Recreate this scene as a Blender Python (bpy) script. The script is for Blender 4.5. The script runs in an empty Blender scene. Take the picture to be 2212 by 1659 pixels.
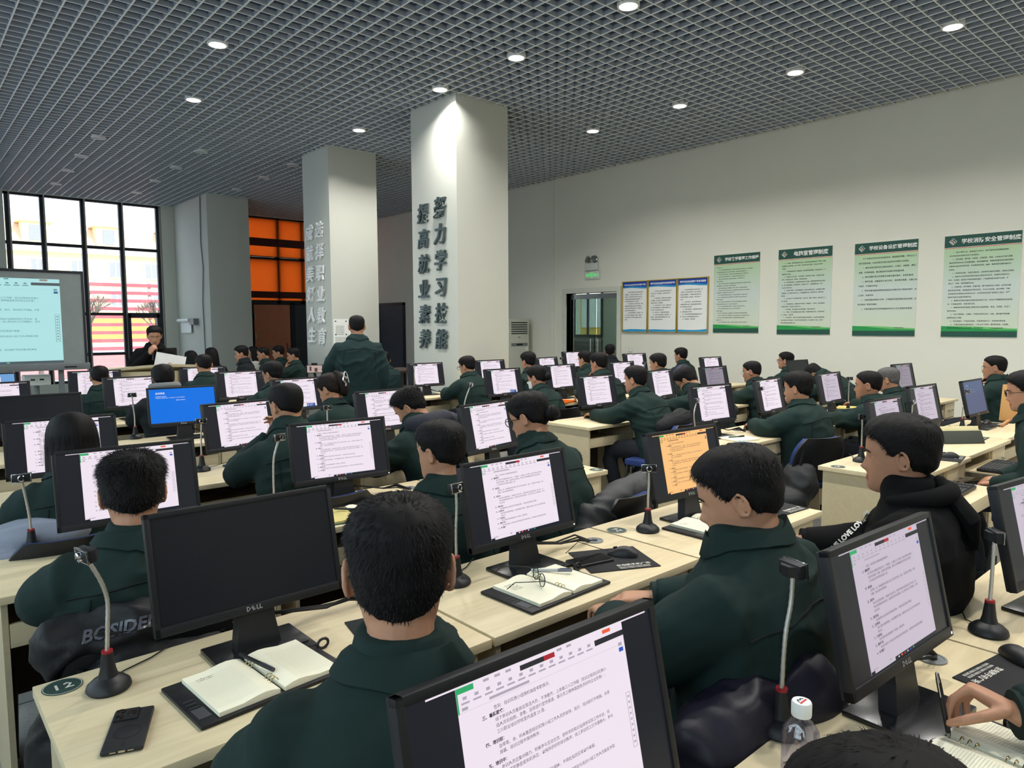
import bpy, bmesh, math, random
from math import sin, cos, pi, radians, sqrt, atan2, exp
from mathutils import Vector, Matrix, noise
from mathutils.bvhtree import BVHTree
import numpy as np

S = bpy.context.scene
COL = S.collection
# ------------------------------------------------------------------ camera
FPX, YAW, PITCH, ROLL, CAMZ = 1522.06, radians(41.566), radians(4.727), radians(-0.263), 1.62
cam = bpy.data.cameras.new('camera'); cam.sensor_width = 36.0; cam.lens = FPX / 2212 * 36
cam.clip_start = 0.03; cam.clip_end = 600
CO = bpy.data.objects.new('camera', cam); COL.objects.link(CO); S.camera = CO
_f = Vector((sin(YAW) * cos(PITCH), cos(YAW) * cos(PITCH), -sin(PITCH)))
_r = Vector((cos(YAW), -sin(YAW), 0)); _u = _r.cross(_f)
_r2 = _r * cos(ROLL) + _u * sin(ROLL); _u2 = _u * cos(ROLL) - _r * sin(ROLL)
CO.matrix_world = Matrix((( _r2.x, _u2.x, -_f.x, 0), (_r2.y, _u2.y, -_f.y, 0), (_r2.z, _u2.z, -_f.z, CAMZ), (0, 0, 0, 1)))
# ------------------------------------------------------------------ view / sampling
S.view_settings.view_transform = 'Standard'; S.view_settings.look = 'None'
S.view_settings.gamma = 1.0; S.view_settings.use_curve_mapping = False
S.view_settings.exposure = 0.0
cy = S.cycles
cy.max_bounces = 7; cy.diffuse_bounces = 4; cy.glossy_bounces = 3; cy.transmission_bounces = 4; cy.transparent_max_bounces = 8
cy.caustics_reflective = False; cy.caustics_refractive = False
cy.sample_clamp_indirect = 4.0; cy.use_denoising = True
cy.use_adaptive_sampling = True; cy.adaptive_threshold = 0.02
# ------------------------------------------------------------------ sky and sun
W = bpy.data.worlds.new('sky'); S.world = W; W.use_nodes = True
_bg = W.node_tree.nodes['Background']; _bg.inputs[0].default_value = (0.80, 0.90, 1.0, 1); _bg.inputs[1].default_value = 4.0
_sun = bpy.data.lights.new('sun', 'SUN'); _sun.energy = 8.0; _sun.angle = radians(1.0); _sun.color = (1, .93, .82)
SUN = bpy.data.objects.new('sun', _sun); COL.objects.link(SUN); SUN.rotation_euler = (radians(52), 0, radians(25)); SUN.location = (0, -30, 40)
LAMP_W = 33.0            # watts of every downlight

# ------------------------------------------------------------------ materials
def lin(c):
    if max(c) > 1.0: c = [v / 255 for v in c]
    return tuple(((v / 12.92) if v <= .04045 else ((v + .055) / 1.055) ** 2.4) for v in c)
_M = {}
def mat(name, col, rough=.6, metal=0, var=.06, vscale=6, bump=0, bscale=60, spec=.4, stretch=None, sheen=0):
    if name in _M: return _M[name]
    m = bpy.data.materials.new(name); m.use_nodes = True; nt = m.node_tree; b = nt.nodes['Principled BSDF']
    c = lin(col)
    b.inputs['Roughness'].default_value = rough; b.inputs['Metallic'].default_value = metal
    b.inputs['Specular IOR Level'].default_value = spec
    if sheen: b.inputs['Sheen Weight'].default_value = sheen
    tc = nt.nodes.new('ShaderNodeTexCoord'); mp = nt.nodes.new('ShaderNodeMapping')
    nt.links.new(tc.outputs['Object'], mp.inputs[0])
    if stretch: mp.inputs['Scale'].default_value = stretch
    n = nt.nodes.new('ShaderNodeTexNoise'); n.inputs['Scale'].default_value = vscale; n.inputs['Detail'].default_value = 3
    nt.links.new(mp.outputs[0], n.inputs[0])
    r = nt.nodes.new('ShaderNodeMapRange'); r.inputs[1].default_value = .3; r.inputs[2].default_value = .7
    r.inputs[3].default_value = 1 - var; r.inputs[4].default_value = 1 + var
    nt.links.new(n.outputs[0], r.inputs[0])
    mx = nt.nodes.new('ShaderNodeMix'); mx.data_type = 'RGBA'; mx.blend_type = 'MULTIPLY'; mx.inputs[0].default_value = 1
    mx.inputs[6].default_value = (*c, 1); nt.links.new(r.outputs[0], mx.inputs[7]); nt.links.new(mx.outputs[2], b.inputs['Base Color'])
    if bump:
        n2 = nt.nodes.new('ShaderNodeTexNoise'); n2.inputs['Scale'].default_value = bscale; n2.inputs['Detail'].default_value = 2
        nt.links.new(mp.outputs[0], n2.inputs[0])
        bp = nt.nodes.new('ShaderNodeBump'); bp.inputs['Strength'].default_value = bump; bp.inputs['Distance'].default_value = .01
        nt.links.new(n2.outputs[0], bp.inputs['Height']); nt.links.new(bp.outputs[0], b.inputs['Normal'])
    _M[name] = m; return m
def emit(name, col, strength=1.0, base=(8, 8, 9), rough=.4):
    if name in _M: return _M[name]
    m = bpy.data.materials.new(name); m.use_nodes = True; b = m.node_tree.nodes['Principled BSDF']
    b.inputs['Base Color'].default_value = (*lin(base), 1); b.inputs['Roughness'].default_value = rough
    b.inputs['Specular IOR Level'].default_value = .25
    b.inputs['Emission Color'].default_value = (*lin(col), 1); b.inputs['Emission Strength'].default_value = strength
    m.cycles.emission_sampling = 'NONE'
    _M[name] = m; return m
def glass(name, tint=(235, 240, 240), refl=.08):
    if name in _M: return _M[name]
    m = bpy.data.materials.new(name); m.use_nodes = True; nt = m.node_tree; nt.nodes.clear()
    o = nt.nodes.new('ShaderNodeOutputMaterial'); t = nt.nodes.new('ShaderNodeBsdfTransparent'); g = nt.nodes.new('ShaderNodeBsdfGlossy')
    t.inputs[0].default_value = (*lin(tint), 1); g.inputs['Roughness'].default_value = .02
    mx = nt.nodes.new('ShaderNodeMixShader'); mx.inputs[0].default_value = refl
    nt.links.new(t.outputs[0], mx.inputs[1]); nt.links.new(g.outputs[0], mx.inputs[2]); nt.links.new(mx.outputs[0], o.inputs[0])
    _M[name] = m; return m
def wood(name, c1, c2, rough=.45, stretch=(1.2, 14, 14)):
    if name in _M: return _M[name]
    m = bpy.data.materials.new(name); m.use_nodes = True; nt = m.node_tree; b = nt.nodes['Principled BSDF']
    tc = nt.nodes.new('ShaderNodeTexCoord'); mp = nt.nodes.new('ShaderNodeMapping'); mp.inputs['Scale'].default_value = stretch
    n = nt.nodes.new('ShaderNodeTexNoise'); n.inputs['Scale'].default_value = 2.2; n.inputs['Detail'].default_value = 5; n.inputs['Distortion'].default_value = 1.2
    cr = nt.nodes.new('ShaderNodeValToRGB'); cr.color_ramp.elements[0].position = .35; cr.color_ramp.elements[1].position = .65
    cr.color_ramp.elements[0].color = (*lin(c1), 1); cr.color_ramp.elements[1].color = (*lin(c2), 1)
    nt.links.new(tc.outputs['Object'], mp.inputs[0]); nt.links.new(mp.outputs[0], n.inputs[0]); nt.links.new(n.outputs[0], cr.inputs[0]); nt.links.new(cr.outputs[0], b.inputs['Base Color'])
    b.inputs['Roughness'].default_value = rough; b.inputs['Specular IOR Level'].default_value = .35
    _M[name] = m; return m

# ------------------------------------------------------------------ mesh builder
class MB:
    def __init__(s): s.v = []; s.f = []; s.mi = []; s.sm = []
    def add(s, vs, fs, m=0, smooth=False):
        o = len(s.v); s.v += [tuple(v) for v in vs]
        for f in fs: s.f.append(tuple(i + o for i in f)); s.mi.append(m); s.sm.append(smooth)
        return s
    def box(s, lo, hi, m=0, M=None):
        x0, y0, z0 = lo; x1, y1, z1 = hi
        vs = [Vector(p) for p in ((x0, y0, z0), (x1, y0, z0), (x1, y1, z0), (x0, y1, z0), (x0, y0, z1), (x1, y0, z1), (x1, y1, z1), (x0, y1, z1))]
        if M: vs = [M @ v for v in vs]
        return s.add(vs, ((3, 2, 1, 0), (4, 5, 6, 7), (0, 1, 5, 4), (1, 2, 6, 5), (2, 3, 7, 6), (3, 0, 4, 7)), m)
    def qy(s, x0, x1, z0, z1, y, m=0): return s.add([(x0, y, z0), (x1, y, z0), (x1, y, z1), (x0, y, z1)], [(0, 1, 2, 3)], m)
    def rbox(s, lo, hi, r=.005, m=0, M=None, seg=2):
        bm = bmesh.new(); bmesh.ops.create_cube(bm, size=1)
        for v in bm.verts: v.co = Vector([lo[i] + (v.co[i] + .5) * (hi[i] - lo[i]) for i in range(3)])
        bmesh.ops.bevel(bm, geom=list(bm.edges), offset=r, segments=seg, affect='EDGES', profile=.6)
        bm.verts.index_update(); vs = [v.co.copy() for v in bm.verts]; fs = [tuple(v.index for v in f.verts) for f in bm.faces]; bm.free()
        if M: vs = [M @ v for v in vs]
        return s.add(vs, fs, m, True)
    def loft(s, rings, m=0, closed=True, cap=True, smooth=True):
        n = len(rings[0]); vs = [p for r in rings for p in r]; fs = []
        for i in range(len(rings) - 1):
            for j in range(n if closed else n - 1):
                k = (j + 1) % n; fs.append((i * n + j, i * n + k, (i + 1) * n + k, (i + 1) * n + j))
        if cap and closed: fs.append(tuple(range(n))[::-1]); fs.append(tuple(range((len(rings) - 1) * n, len(rings) * n)))
        return s.add(vs, fs, m, smooth)
    def tube(s, pts, rad, n=8, m=0, cap=True, flat=1.0, round_end=False):
        pts = [Vector(p) for p in pts]
        rad = list(rad) if hasattr(rad, '__len__') else [rad] * len(pts)
        if round_end:
            d0 = (pts[0] - pts[1]).normalized(); d1 = (pts[-1] - pts[-2]).normalized(); a, b = pts[0], pts[-1]; ra, rb = rad[0], rad[-1]
            pts = [a + d0 * ra * .95, a + d0 * ra * .7] + pts + [b + d1 * rb * .7, b + d1 * rb * .95]; rad = [ra * .3, ra * .72] + rad + [rb * .72, rb * .3]
        rings = []; up = None
        for i, p in enumerate(pts):
            t = (pts[min(i + 1, len(pts) - 1)] - pts[max(i - 1, 0)])
            t = t.normalized() if t.length > 1e-9 else Vector((0, 0, 1))
            if up is None: up = Vector((0, 0, 1)) if abs(t.z) < .9 else Vector((0, 1, 0))
            a = t.cross(up); a = a.normalized() if a.length > 1e-6 else t.orthogonal().normalized()
            b = a.cross(t).normalized(); up = b
            rings.append([p + (a * cos(2 * pi * k / n) + b * flat * sin(2 * pi * k / n)) * rad[i] for k in range(n)])
        return s.loft(rings, m, True, cap)
    def lathe(s, prof, n=24, m=0, M=None, axis='z'):
        rings = []
        for r, z in prof:
            ring = [Vector((r * cos(2 * pi * k / n), r * sin(2 * pi * k / n), z)) for k in range(n)]
            if M: ring = [M @ p for p in ring]
            rings.append(ring)
        return s.loft(rings, m)
    def ball(s, c, r, m=0, n=12, M=None):
        r = r if hasattr(r, '__len__') else (r, r, r); rings = []
        for i in range(n // 2 + 1):
            a = -pi / 2 + pi * (i + .02) / (n // 2 + .04) if 0 < i < n // 2 else (-pi / 2 + .02 if i == 0 else pi / 2 - .02)
            ring = [Vector((r[0] * cos(a) * cos(2 * pi * k / n), r[1] * cos(a) * sin(2 * pi * k / n), r[2] * sin(a))) for k in range(n)]
            if M: ring = [M @ p for p in ring]
            rings.append([p + Vector(c) for p in ring])
        return s.loft(rings, m)
    def text(s, body, M, m=0, size=1.0, bold=0, extrude=0, align='LEFT', res=1, shear=0, spacing=1.0, sx=1.0):
        me = text_mesh(body, bold, extrude, align, res, shear, spacing)
        vs = [M @ Vector((v[0] * size * sx, v[1] * size, v[2])) for v in me[0]]
        return s.add(vs, me[1], m)
    def mesh(s, name, mats, autosmooth=35):
        me = bpy.data.meshes.new(name); me.from_pydata(s.v, [], s.f)
        for m in (mats if isinstance(mats, (list, tuple)) else [mats]): me.materials.append(m)
        me.polygons.foreach_set('material_index', s.mi); me.polygons.foreach_set('use_smooth', s.sm); me.update()
        if any(s.sm) and autosmooth: me.set_sharp_from_angle(angle=radians(autosmooth))
        return me
    def obj(s, name, mats, parent=None, autosmooth=35, loc=None):
        return link(name, s.mesh(name, mats, autosmooth), parent, loc)
_T = {}
def text_mesh(body, bold, extrude, align, res, shear, spacing):
    k = (body, bold, extrude, align, res, shear, spacing)
    if k in _T: return _T[k]
    c = bpy.data.curves.new('lettering', 'FONT'); c.body = body; c.size = 1; c.resolution_u = res; c.offset = bold; c.extrude = extrude
    c.align_x = align; c.shear = shear; c.space_character = spacing
    o = bpy.data.objects.new('lettering', c); COL.objects.link(o)
    dg = bpy.context.evaluated_depsgraph_get(); me = bpy.data.meshes.new_from_object(o.evaluated_get(dg))
    out = ([tuple(v.co) for v in me.vertices], [tuple(p.vertices) for p in me.polygons])
    bpy.data.objects.remove(o); bpy.data.curves.remove(c); bpy.data.meshes.remove(me)
    _T[k] = out; return out
def link(name, data, parent=None, loc=None):
    o = bpy.data.objects.new(name, data); COL.objects.link(o)
    if parent: o.parent = parent
    if loc: o.location = loc
    return o
def tag(o, label, cat, group=None):
    o['label'] = label; o['category'] = cat
    if group: o['group'] = group
    return o
def thing(name, label, cat, loc=(0, 0, 0), rz=0, group=None):
    o = link(name, None); o.location = loc; o.rotation_euler = (0, 0, rz); o.empty_display_size = .1
    return tag(o, label, cat, group)
def struct(o): o['kind'] = 'structure'; return o
def copy_tree(o, parent=None):
    c = o.copy(); COL.objects.link(c)
    if parent: c.parent = parent
    for ch in list(o.children): copy_tree(ch, c)
    return c
def place(o, loc, rz, label, cat=None, group=None):
    o.location = loc; o.rotation_euler = (0, 0, rz); o['label'] = label
    if cat: o['category'] = cat
    if group: o['group'] = group
    return o
def T(x, y, z): return Matrix.Translation((x, y, z))
def R(a, ax): return Matrix.Rotation(a, 4, ax)
def sstep(a, b, x):
    t = max(0, min(1, (x - a) / (b - a))); return t * t * (3 - 2 * t)
def interp(x, xs, ys):
    return float(np.interp(x, xs, ys))
# ================================================================== ROOM SHELL
ZC, WX, WY, LX, BY = 4.666, 10.73, 19.45, -1.7, -4.2
PLEN = 5.25
wall_m = mat('white_wall_paint', (223, 222, 209), .85, var=.015, vscale=1.5, bump=.05, bscale=90, spec=.2)
floor_m = bpy.data.materials.new('grey_floor_tile'); floor_m.use_nodes = True
def _floor():
    nt = floor_m.node_tree; b = nt.nodes['Principled BSDF']; tc = nt.nodes.new('ShaderNodeTexCoord')
    br = nt.nodes.new('ShaderNodeTexBrick'); br.offset = 0; br.inputs['Scale'].default_value = 1.0; br.inputs['Brick Width'].default_value = .6; br.inputs['Row Height'].default_value = .6
    br.inputs['Mortar Size'].default_value = .004; br.inputs['Color1'].default_value = (*lin((150, 150, 146)), 1); br.inputs['Color2'].default_value = (*lin((142, 142, 138)), 1); br.inputs['Mortar'].default_value = (*lin((40, 40, 40)), 1)
    n = nt.nodes.new('ShaderNodeTexNoise'); n.inputs['Scale'].default_value = 90
    mx = nt.nodes.new('ShaderNodeMix'); mx.data_type = 'RGBA'; mx.blend_type = 'OVERLAY'; mx.inputs[0].default_value = .35
    nt.links.new(tc.outputs['Object'], br.inputs[0]); nt.links.new(tc.outputs['Object'], n.inputs[0])
    nt.links.new(br.outputs[0], mx.inputs[6]); nt.links.new(n.outputs[0], mx.inputs[7]); nt.links.new(mx.outputs[2], b.inputs['Base Color']); b.inputs['Roughness'].default_value = .4
_floor()
struct(MB().box((LX - .3, BY - .3, -.15), (WX + .3, WY + .2, 0)).obj('floor', floor_m))
alu_lit = mat('ceiling_flange_lit', (232, 236, 234), .4, var=.02)  # same metal as the slats, light on the undersides put into the colour
alu_shaded = mat('ceiling_slat_shaded', (166, 174, 184), .5, var=.02, spec=.4)  # shade on the slat sides put into the colour
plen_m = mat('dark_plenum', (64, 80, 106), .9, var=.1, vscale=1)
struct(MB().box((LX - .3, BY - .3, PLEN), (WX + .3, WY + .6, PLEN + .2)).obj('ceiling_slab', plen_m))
CELL = .1625
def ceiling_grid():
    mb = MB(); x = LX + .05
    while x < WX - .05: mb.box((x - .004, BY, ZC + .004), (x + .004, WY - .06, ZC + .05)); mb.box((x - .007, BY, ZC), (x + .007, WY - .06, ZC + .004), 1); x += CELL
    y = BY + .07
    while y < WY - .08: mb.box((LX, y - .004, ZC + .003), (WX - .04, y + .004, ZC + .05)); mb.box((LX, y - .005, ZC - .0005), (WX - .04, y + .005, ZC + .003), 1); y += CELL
    struct(mb.obj('ceiling_grid', [alu_shaded, alu_lit]))
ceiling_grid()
# right wall with door opening and far dark door
DY0, DY1, DZ = 8.98, 10.36, 2.28
w = MB(); w.box((WX, BY, 0), (WX + .2, DY0, PLEN)).box((WX, DY0, DZ), (WX + .2, DY1, PLEN)).box((WX, DY1, 0), (WX + .2, WY + .2, PLEN))
struct(w.obj('wall_right', wall_m))
struct(MB().box((WX - .035, 10.72, 0), (WX, 10.80, ZC)).obj('trim_1', wall_m))
LW0, LW1, LZ0, LZ1 = -3.2, 16.4, .95, 4.4
struct(MB().box((LX - .2, BY, 0), (LX, LW0, PLEN)).box((LX - .2, LW1, 0), (LX, WY + .2, PLEN)).box((LX - .2, LW0, 0), (LX, LW1, LZ0)).box((LX - .2, LW0, LZ1), (LX, LW1, PLEN)).obj('wall_left', wall_m))
struct(MB().box((LX - .2, BY - .2, 0), (WX + .2, BY, PLEN)).obj('wall_back', wall_m))
# window wall : two glazed openings
WA0, WA1 = 2.13, 5.39; OB0, OB1 = 6.66, 10.73; SILL = .30
w = MB(); w.box((LX, WY, 0), (WA0, WY + .25, PLEN)).box((WA0, WY, 0), (WA1, WY + .25, SILL)).box((WA0, WY, ZC), (WA1, WY + .25, PLEN))
w.box((WA1, WY, 0), (7.0, WY + .25, PLEN)).box((7.0, WY, ZC), (OB1, WY + .25, PLEN))
struct(w.obj('wall_front', wall_m))
col_m = mat('column_paint', (206, 207, 197), .8, var=.012, vscale=1.2, bump=.06, bscale=40, spec=.2)
struct(MB().rbox((5.69, 16.97, 0), (6.66, WY, PLEN), .006).obj('pillar_front', col_m))
struct(MB().rbox((5.79, 7.62, 0), (6.70, 8.69, PLEN), .006).obj('pillar_near', col_m))
struct(MB().rbox((5.77, 11.17, 0), (6.70, 12.16, PLEN), .006).obj('pillar_middle', col_m))
frame_m = mat('dark_window_frame', (44, 46, 52), .5, var=.04)
lframe_m = mat('pale_window_frame', (176, 168, 158), .5, var=.04)
gl = glass('window_glass'); ZW = [SILL, .98, 1.95, 3.55, ZC]
def side_glazing():
    mb = MB(); k = 0; n = 14
    for i in range(n + 1): y = LW0 + (LW1 - LW0) * i / n; mb.box((LX - .14, y - .035, LZ0), (LX - .05, y + .035, LZ1))
    for z in (LZ0 + .03, 2.0, 3.4, LZ1 - .03): mb.box((LX - .13, LW0, z - .03), (LX - .05, LW1, z + .03))
    w4 = struct(mb.obj('window_4', frame_m)); MB().box((LX - .10, LW0, LZ0), (LX - .094, LW1, LZ1)).obj('window_pane', gl, w4)
side_glazing()
def portal(x, y, z, w, h, rot):
    l = bpy.data.lights.new('daylight_portal', 'AREA'); l.shape = 'RECTANGLE'; l.size = w; l.size_y = h; l.cycles.is_portal = True
    o = link('daylight_portal', l); o.location = (x, y, z); o.rotation_euler = rot
portal(LX - .25, (LW0 + LW1) / 2, (LZ0 + LZ1) / 2, LZ1 - LZ0, LW1 - LW0, (0, -pi / 2, 0))
portal((WA0 + WA1) / 2, WY + .3, (SILL + ZC) / 2, WA1 - WA0, ZC - SILL, (-pi / 2, 0, 0))
def glazing():
    mb = MB(); pane = MB(); y0, y1 = WY + .02, WY + .12
    xs = [WA0 + .06, 2.85, 3.66, 4.47, WA1 - .08]
    for i, x in enumerate(xs):
        mb.box((x - .035, y0, SILL), (x + .035, y1, ZC), 0); mb.box((x + .035, y0 - .005, SILL), (x + .068, y1, ZC), 1)
    for z in ZW[1:4]: mb.box((WA0, y0 + .02, z - .035), (WA1, y1, z + .035), 0)
    mb.box((WA0, y0, SILL), (WA1, y1, SILL + .06)); mb.box((WA0, y0, ZC - .05), (WA1, y1, ZC))
    mb.box((4.55, y0 - .02, .90), (5.25, y1 - .02, .98)); mb.box((4.52, y0 - .02, .3), (4.6, y1, 1.95)); mb.box((5.2, y0 - .02, .3), (5.29, y1, 1.95)); mb.box((4.55, y0 - .02, 1.86), (5.25, y1 - .02, 1.95))
    w1 = struct(mb.obj('window_1', [frame_m, lframe_m]))
    pane.box((WA0, WY + .07, SILL), (WA1, WY + .076, ZC)); pane.obj('window_pane', gl, w1)
    dirt = mat('pane_frost', (150, 170, 190), .7, var=.3)
    # orange-blind window
    mb = MB(); pane = MB()
    for x in (7.02, 8.43, 9.15, 9.95, 10.68): mb.box((x - .06, y0, 2.28), (x + .06, y1, ZC))
    for z in (2.30, 3.52, ZC - .03): mb.box((7.0, y0, z - .045), (OB1, y1, z + .045))
    mb.box((7.0, y0, 0), (OB1, y1, .06)); mb.box((7.55, y0, 0), (7.66, y1, 2.3)); mb.box((8.76, y0, 0), (8.88, y1, 2.3)); mb.box((7.0, y0, 0), (7.1, y1, 2.3)); mb.box((10.6, y0, 0), (10.73, y1, 2.3))
    mb.box((7.0, WY + .14, 0), (OB1, WY + .2, 2.32)); w2 = struct(mb.obj('window_2', frame_m)); pane.box((7.0, WY + .09, 2.3), (OB1, WY + .096, ZC)); pane.obj('window_pane', gl, w2)  # includes a dark backing panel added to stop brightness leaking around the doors
glazing()
blind_m = bpy.data.materials.new('orange_blind_fabric'); blind_m.use_nodes = True
def _blind():
    nt = blind_m.node_tree; nt.nodes.clear(); o = nt.nodes.new('ShaderNodeOutputMaterial'); d = nt.nodes.new('ShaderNodeBsdfDiffuse'); t = nt.nodes.new('ShaderNodeBsdfTranslucent')
    n = nt.nodes.new('ShaderNodeTexNoise'); n.inputs['Scale'].default_value = 60; cr = nt.nodes.new('ShaderNodeValToRGB')
    cr.color_ramp.elements[0].color = (*lin((212, 134, 70)), 1); cr.color_ramp.elements[1].color = (*lin((236, 154, 90)), 1)
    tc = nt.nodes.new('ShaderNodeTexCoord'); nt.links.new(tc.outputs['Object'], n.inputs[0]); nt.links.new(n.outputs[0], cr.inputs[0])
    nt.links.new(cr.outputs[0], d.inputs[0]); nt.links.new(cr.outputs[0], t.inputs[0]); mx = nt.nodes.new('ShaderNodeMixShader'); mx.inputs[0].default_value = .8
    nt.links.new(d.outputs[0], mx.inputs[1]); nt.links.new(t.outputs[0], mx.inputs[2]); nt.links.new(mx.outputs[0], o.inputs[0])
_blind()
brownfab = mat('brown_blind_band', (84, 48, 46), .9)
def blind(x0, x1, z0, z1, band, label):
    t = thing('roller_blind', label, 'blind', ((x0 + x1) / 2, WY + .0, z0), 0, 'orange roller blinds')
    h = z1 - z0; hw = (x1 - x0) / 2
    b0, b1 = band
    MB().box((-hw, -.012, 0), (hw, -.008, b0 * h)).box((-hw, -.012, b1 * h), (hw, -.008, h)).obj('fabric', blind_m, t)
    MB().box((-hw, -.014, b0 * h), (hw, -.006, b1 * h)).obj('band', brownfab, t)
    MB().tube([(-hw, -.01, -.005), (hw, -.01, -.005)], .012, 8).obj('bottom_bar', frame_m, t)
blind(7.1, 8.42, 3.58, 4.62, (.27, .48), 'orange roller blind, upper one next to the grey front pillar')
blind(8.44, 9.88, 3.58, 4.62, (.27, .48), 'orange roller blind, upper one partly hidden by the middle pillar')
blind(7.1, 8.42, 2.36, 3.50, (.06, .22), 'orange roller blind, lower one next to the grey front pillar')
blind(8.44, 9.88, 2.36, 3.50, (.06, .22), 'orange roller blind, lower one partly hidden by the middle pillar')
brown_m = mat('brown_door_panel', (222, 146, 114), .6, var=.04)
d3 = struct(MB().box((7.70, WY + .02, .02), (8.74, WY + .07, 2.24)).obj('door_3', brown_m))
MB().tube([(8.62, WY - .02, .95), (8.62, WY - .02, 1.15)], .012).obj('door_handle', frame_m, d3)
hng = MB()
for z in (.5, 1.3, 1.85): hng.box((7.70, WY - .005, z), (7.74, WY + .03, z + .12))
hng.obj('hinge', mat('steel', (150, 150, 150), .3, 1), d3)
lv_m = mat('grey_louvre', (82, 88, 96), .6)
lv = MB(); lv.box((8.90, WY + .06, .05), (10.58, WY + .1, 2.25))
z = .08
while z < 2.22: lv.box((8.90, WY + .03, z), (10.58, WY + .06, z + .022), 0, None); z += .045
struct(lv.obj('door_4', lv_m))
# dark far panel on the right wall
fd = MB(); fd.box((WX - .03, 16.5, 0), (WX, 16.6, 2.25)).box((WX - .03, 17.8, 0), (WX, 17.9, 2.25)).box((WX - .03, 16.5, 2.2), (WX, 17.9, 2.28))
fd.box((WX - .02, 16.6, 0), (WX - .005, 17.8, 2.2), 1)
z = .08
while z < 2.15: fd.box((WX - .03, 16.62, z), (WX - .02, 17.78, z + .022), 1); z += .045
struct(fd.obj('door_2', [frame_m, lv_m]))
# glass entrance door, corridor
steel = mat('brushed_steel', (170, 172, 172), .25, 1, var=.03)
fr = MB(); a = .10
fr.box((WX - .03, DY0 - a, 0), (WX + .22, DY0, DZ + a)).box((WX - .03, DY1, 0), (WX + .22, DY1 + a, DZ + a)).box((WX - .03, DY0, DZ), (WX + .22, DY1, DZ + a))
d1 = struct(fr.obj('door_1', mat('door_frame_paint', (205, 207, 194), .6)))
dg = glass('door_glass', (170, 186, 180), .16)
ym = 9.62
for k, (ya, yb) in enumerate(((DY0 + .02, ym - .01), (ym + .01, DY1 - .02))):
    L = MB().box((WX + .10, ya, .02), (WX + .112, yb, DZ - .08)).obj('door_leaf', dg, d1)
    MB().box((WX + .085, ya, DZ - .12), (WX + .127, yb, DZ - .02)).box((WX + .085, ya, 0), (WX + .127, yb, .1)).obj('rail', steel, L)
    yh = ym - .10 if k == 0 else ym + .10
    hm = MB()
    for xo in (.04, .17): hm.tube([(WX + xo, yh, .75), (WX + xo, yh, 1.35)], .016, 10)
    for zz in (.85, 1.1): hm.tube([(WX + .03, yh, zz), (WX + .18, yh, zz)], .01, 8)
    hm.obj('handle', steel, L)
cw = mat('corridor_paint', (200, 200, 190), .9)
c = MB(); X2 = 13.2
c.box((X2, 6, 0), (X2 + .2, 11.55, 3.3)).box((X2, 12.45, 0), (X2 + .2, 18, 3.3)).box((X2, 11.55, 0), (X2 + .2, 12.45, 1.38)).box((X2, 11.55, 2.75), (X2 + .2, 12.45, 3.3))
c.box((WX + .2, 6, 3.3), (X2 + .2, 18, 3.4)).box((WX + .2, 5.8, 0), (X2 + .2, 6, 3.4)).box((WX + .2, 18, 0), (X2 + .2, 18.2, 3.4))
struct(c.obj('wall_corridor', cw)); struct(MB().box((WX + .2, 5.8, -.1), (X2 + .2, 18.2, 0)).obj('floor_corridor', floor_m))
w3 = struct(MB().box((X2 - .03, 11.5, 1.33), (X2 + .02, 11.56, 2.8)).box((X2 - .03, 12.44, 1.33), (X2 + .02, 12.5, 2.8)).box((X2 - .03, 11.5, 1.33), (X2 + .02, 12.5, 1.39)).box((X2 - .03, 11.98, 1.33), (X2 + .02, 12.02, 2.8)).obj('window_3', frame_m))
MB().box((X2 + .05, 11.55, 1.38), (X2 + .056, 12.45, 2.75)).obj('window_pane', gl, w3)
rd = thing('radiator', 'grey ribbed radiator below the corridor window behind the glass door', 'radiator', (X2 - .1, 12, .2))
rr = MB()
for k in range(5): rr.rbox((-.04, -.5, .55 + k * .1), (.03, .5, .63 + k * .1), .01)
rr.obj('fins', mat('radiator_grey', (120, 120, 112), .5), rd)
# ================================================================== OUTSIDE
struct(MB().box((-80, -60, -.6), (120, 200, -.5)).obj('ground', mat('paved_yard', (168, 172, 180), .9, var=.1, vscale=.2)))
struct(MB().box((-40, 34, -.49), (60, 60, -.46)).obj('path', mat('red_running_track', (214, 120, 120), .9, var=.15, vscale=.3)))
fnc = thing('slatted_fence', 'red slatted fence of the yard outside the tall white window', 'fence', (10, 62, -.5))
fb = MB()
for k in range(9): fb.box((-25, -.05, .35 + k * .62), (25, .05, .62 + k * .62))
fb.obj('slats', mat('red_fence_paint', (206, 96, 108), .8), fnc)
fp = MB()
for k in range(9): fp.box((-25 + k * 6.2, .06, 0), (-24.8 + k * 6.2, .2, 5.8))
fp.obj('posts', mat('fence_post_grey', (170, 165, 165), .8), fnc)
B = thing('school_building', 'pale building with yellow lower floor and dormers outside the tall window', 'building', (27, 112, -.5))
pale_r = mat('pale_render', (250, 228, 184), .9); yel = mat('yellow_render', (250, 204, 104), .9, var=.05, vscale=.1); whi = mat('white_trim', (244, 240, 232), .8); redw = mat('red_render', (244, 186, 96), .9)
MB().box((-40, 0, 4.2), (40, 8, 12.2)).obj('upper_wall', pale_r, B)
MB().box((-40, -.1, 0), (40, 8, 4.2)).obj('lower_wall', redw, B)
m = MB(); m.box((-41, -.8, 12.2), (41, 8, 13)).box((-40.5, -.3, 8.0), (40.5, 0, 8.3)).obj('cornice', whi, B)
MB().loft([[Vector((-41, -.8, 13)), Vector((41, -.8, 13)), Vector((41, 9, 13)), Vector((-41, 9, 13))], [Vector((-38, 3, 17)), Vector((38, 3, 17)), Vector((38, 5, 17)), Vector((-38, 5, 17))]], smooth=False).obj('roof', mat('pale_roof', (222, 190, 170), .9), B)
wg = mat('outside_window', (150, 150, 160), .4)
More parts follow.
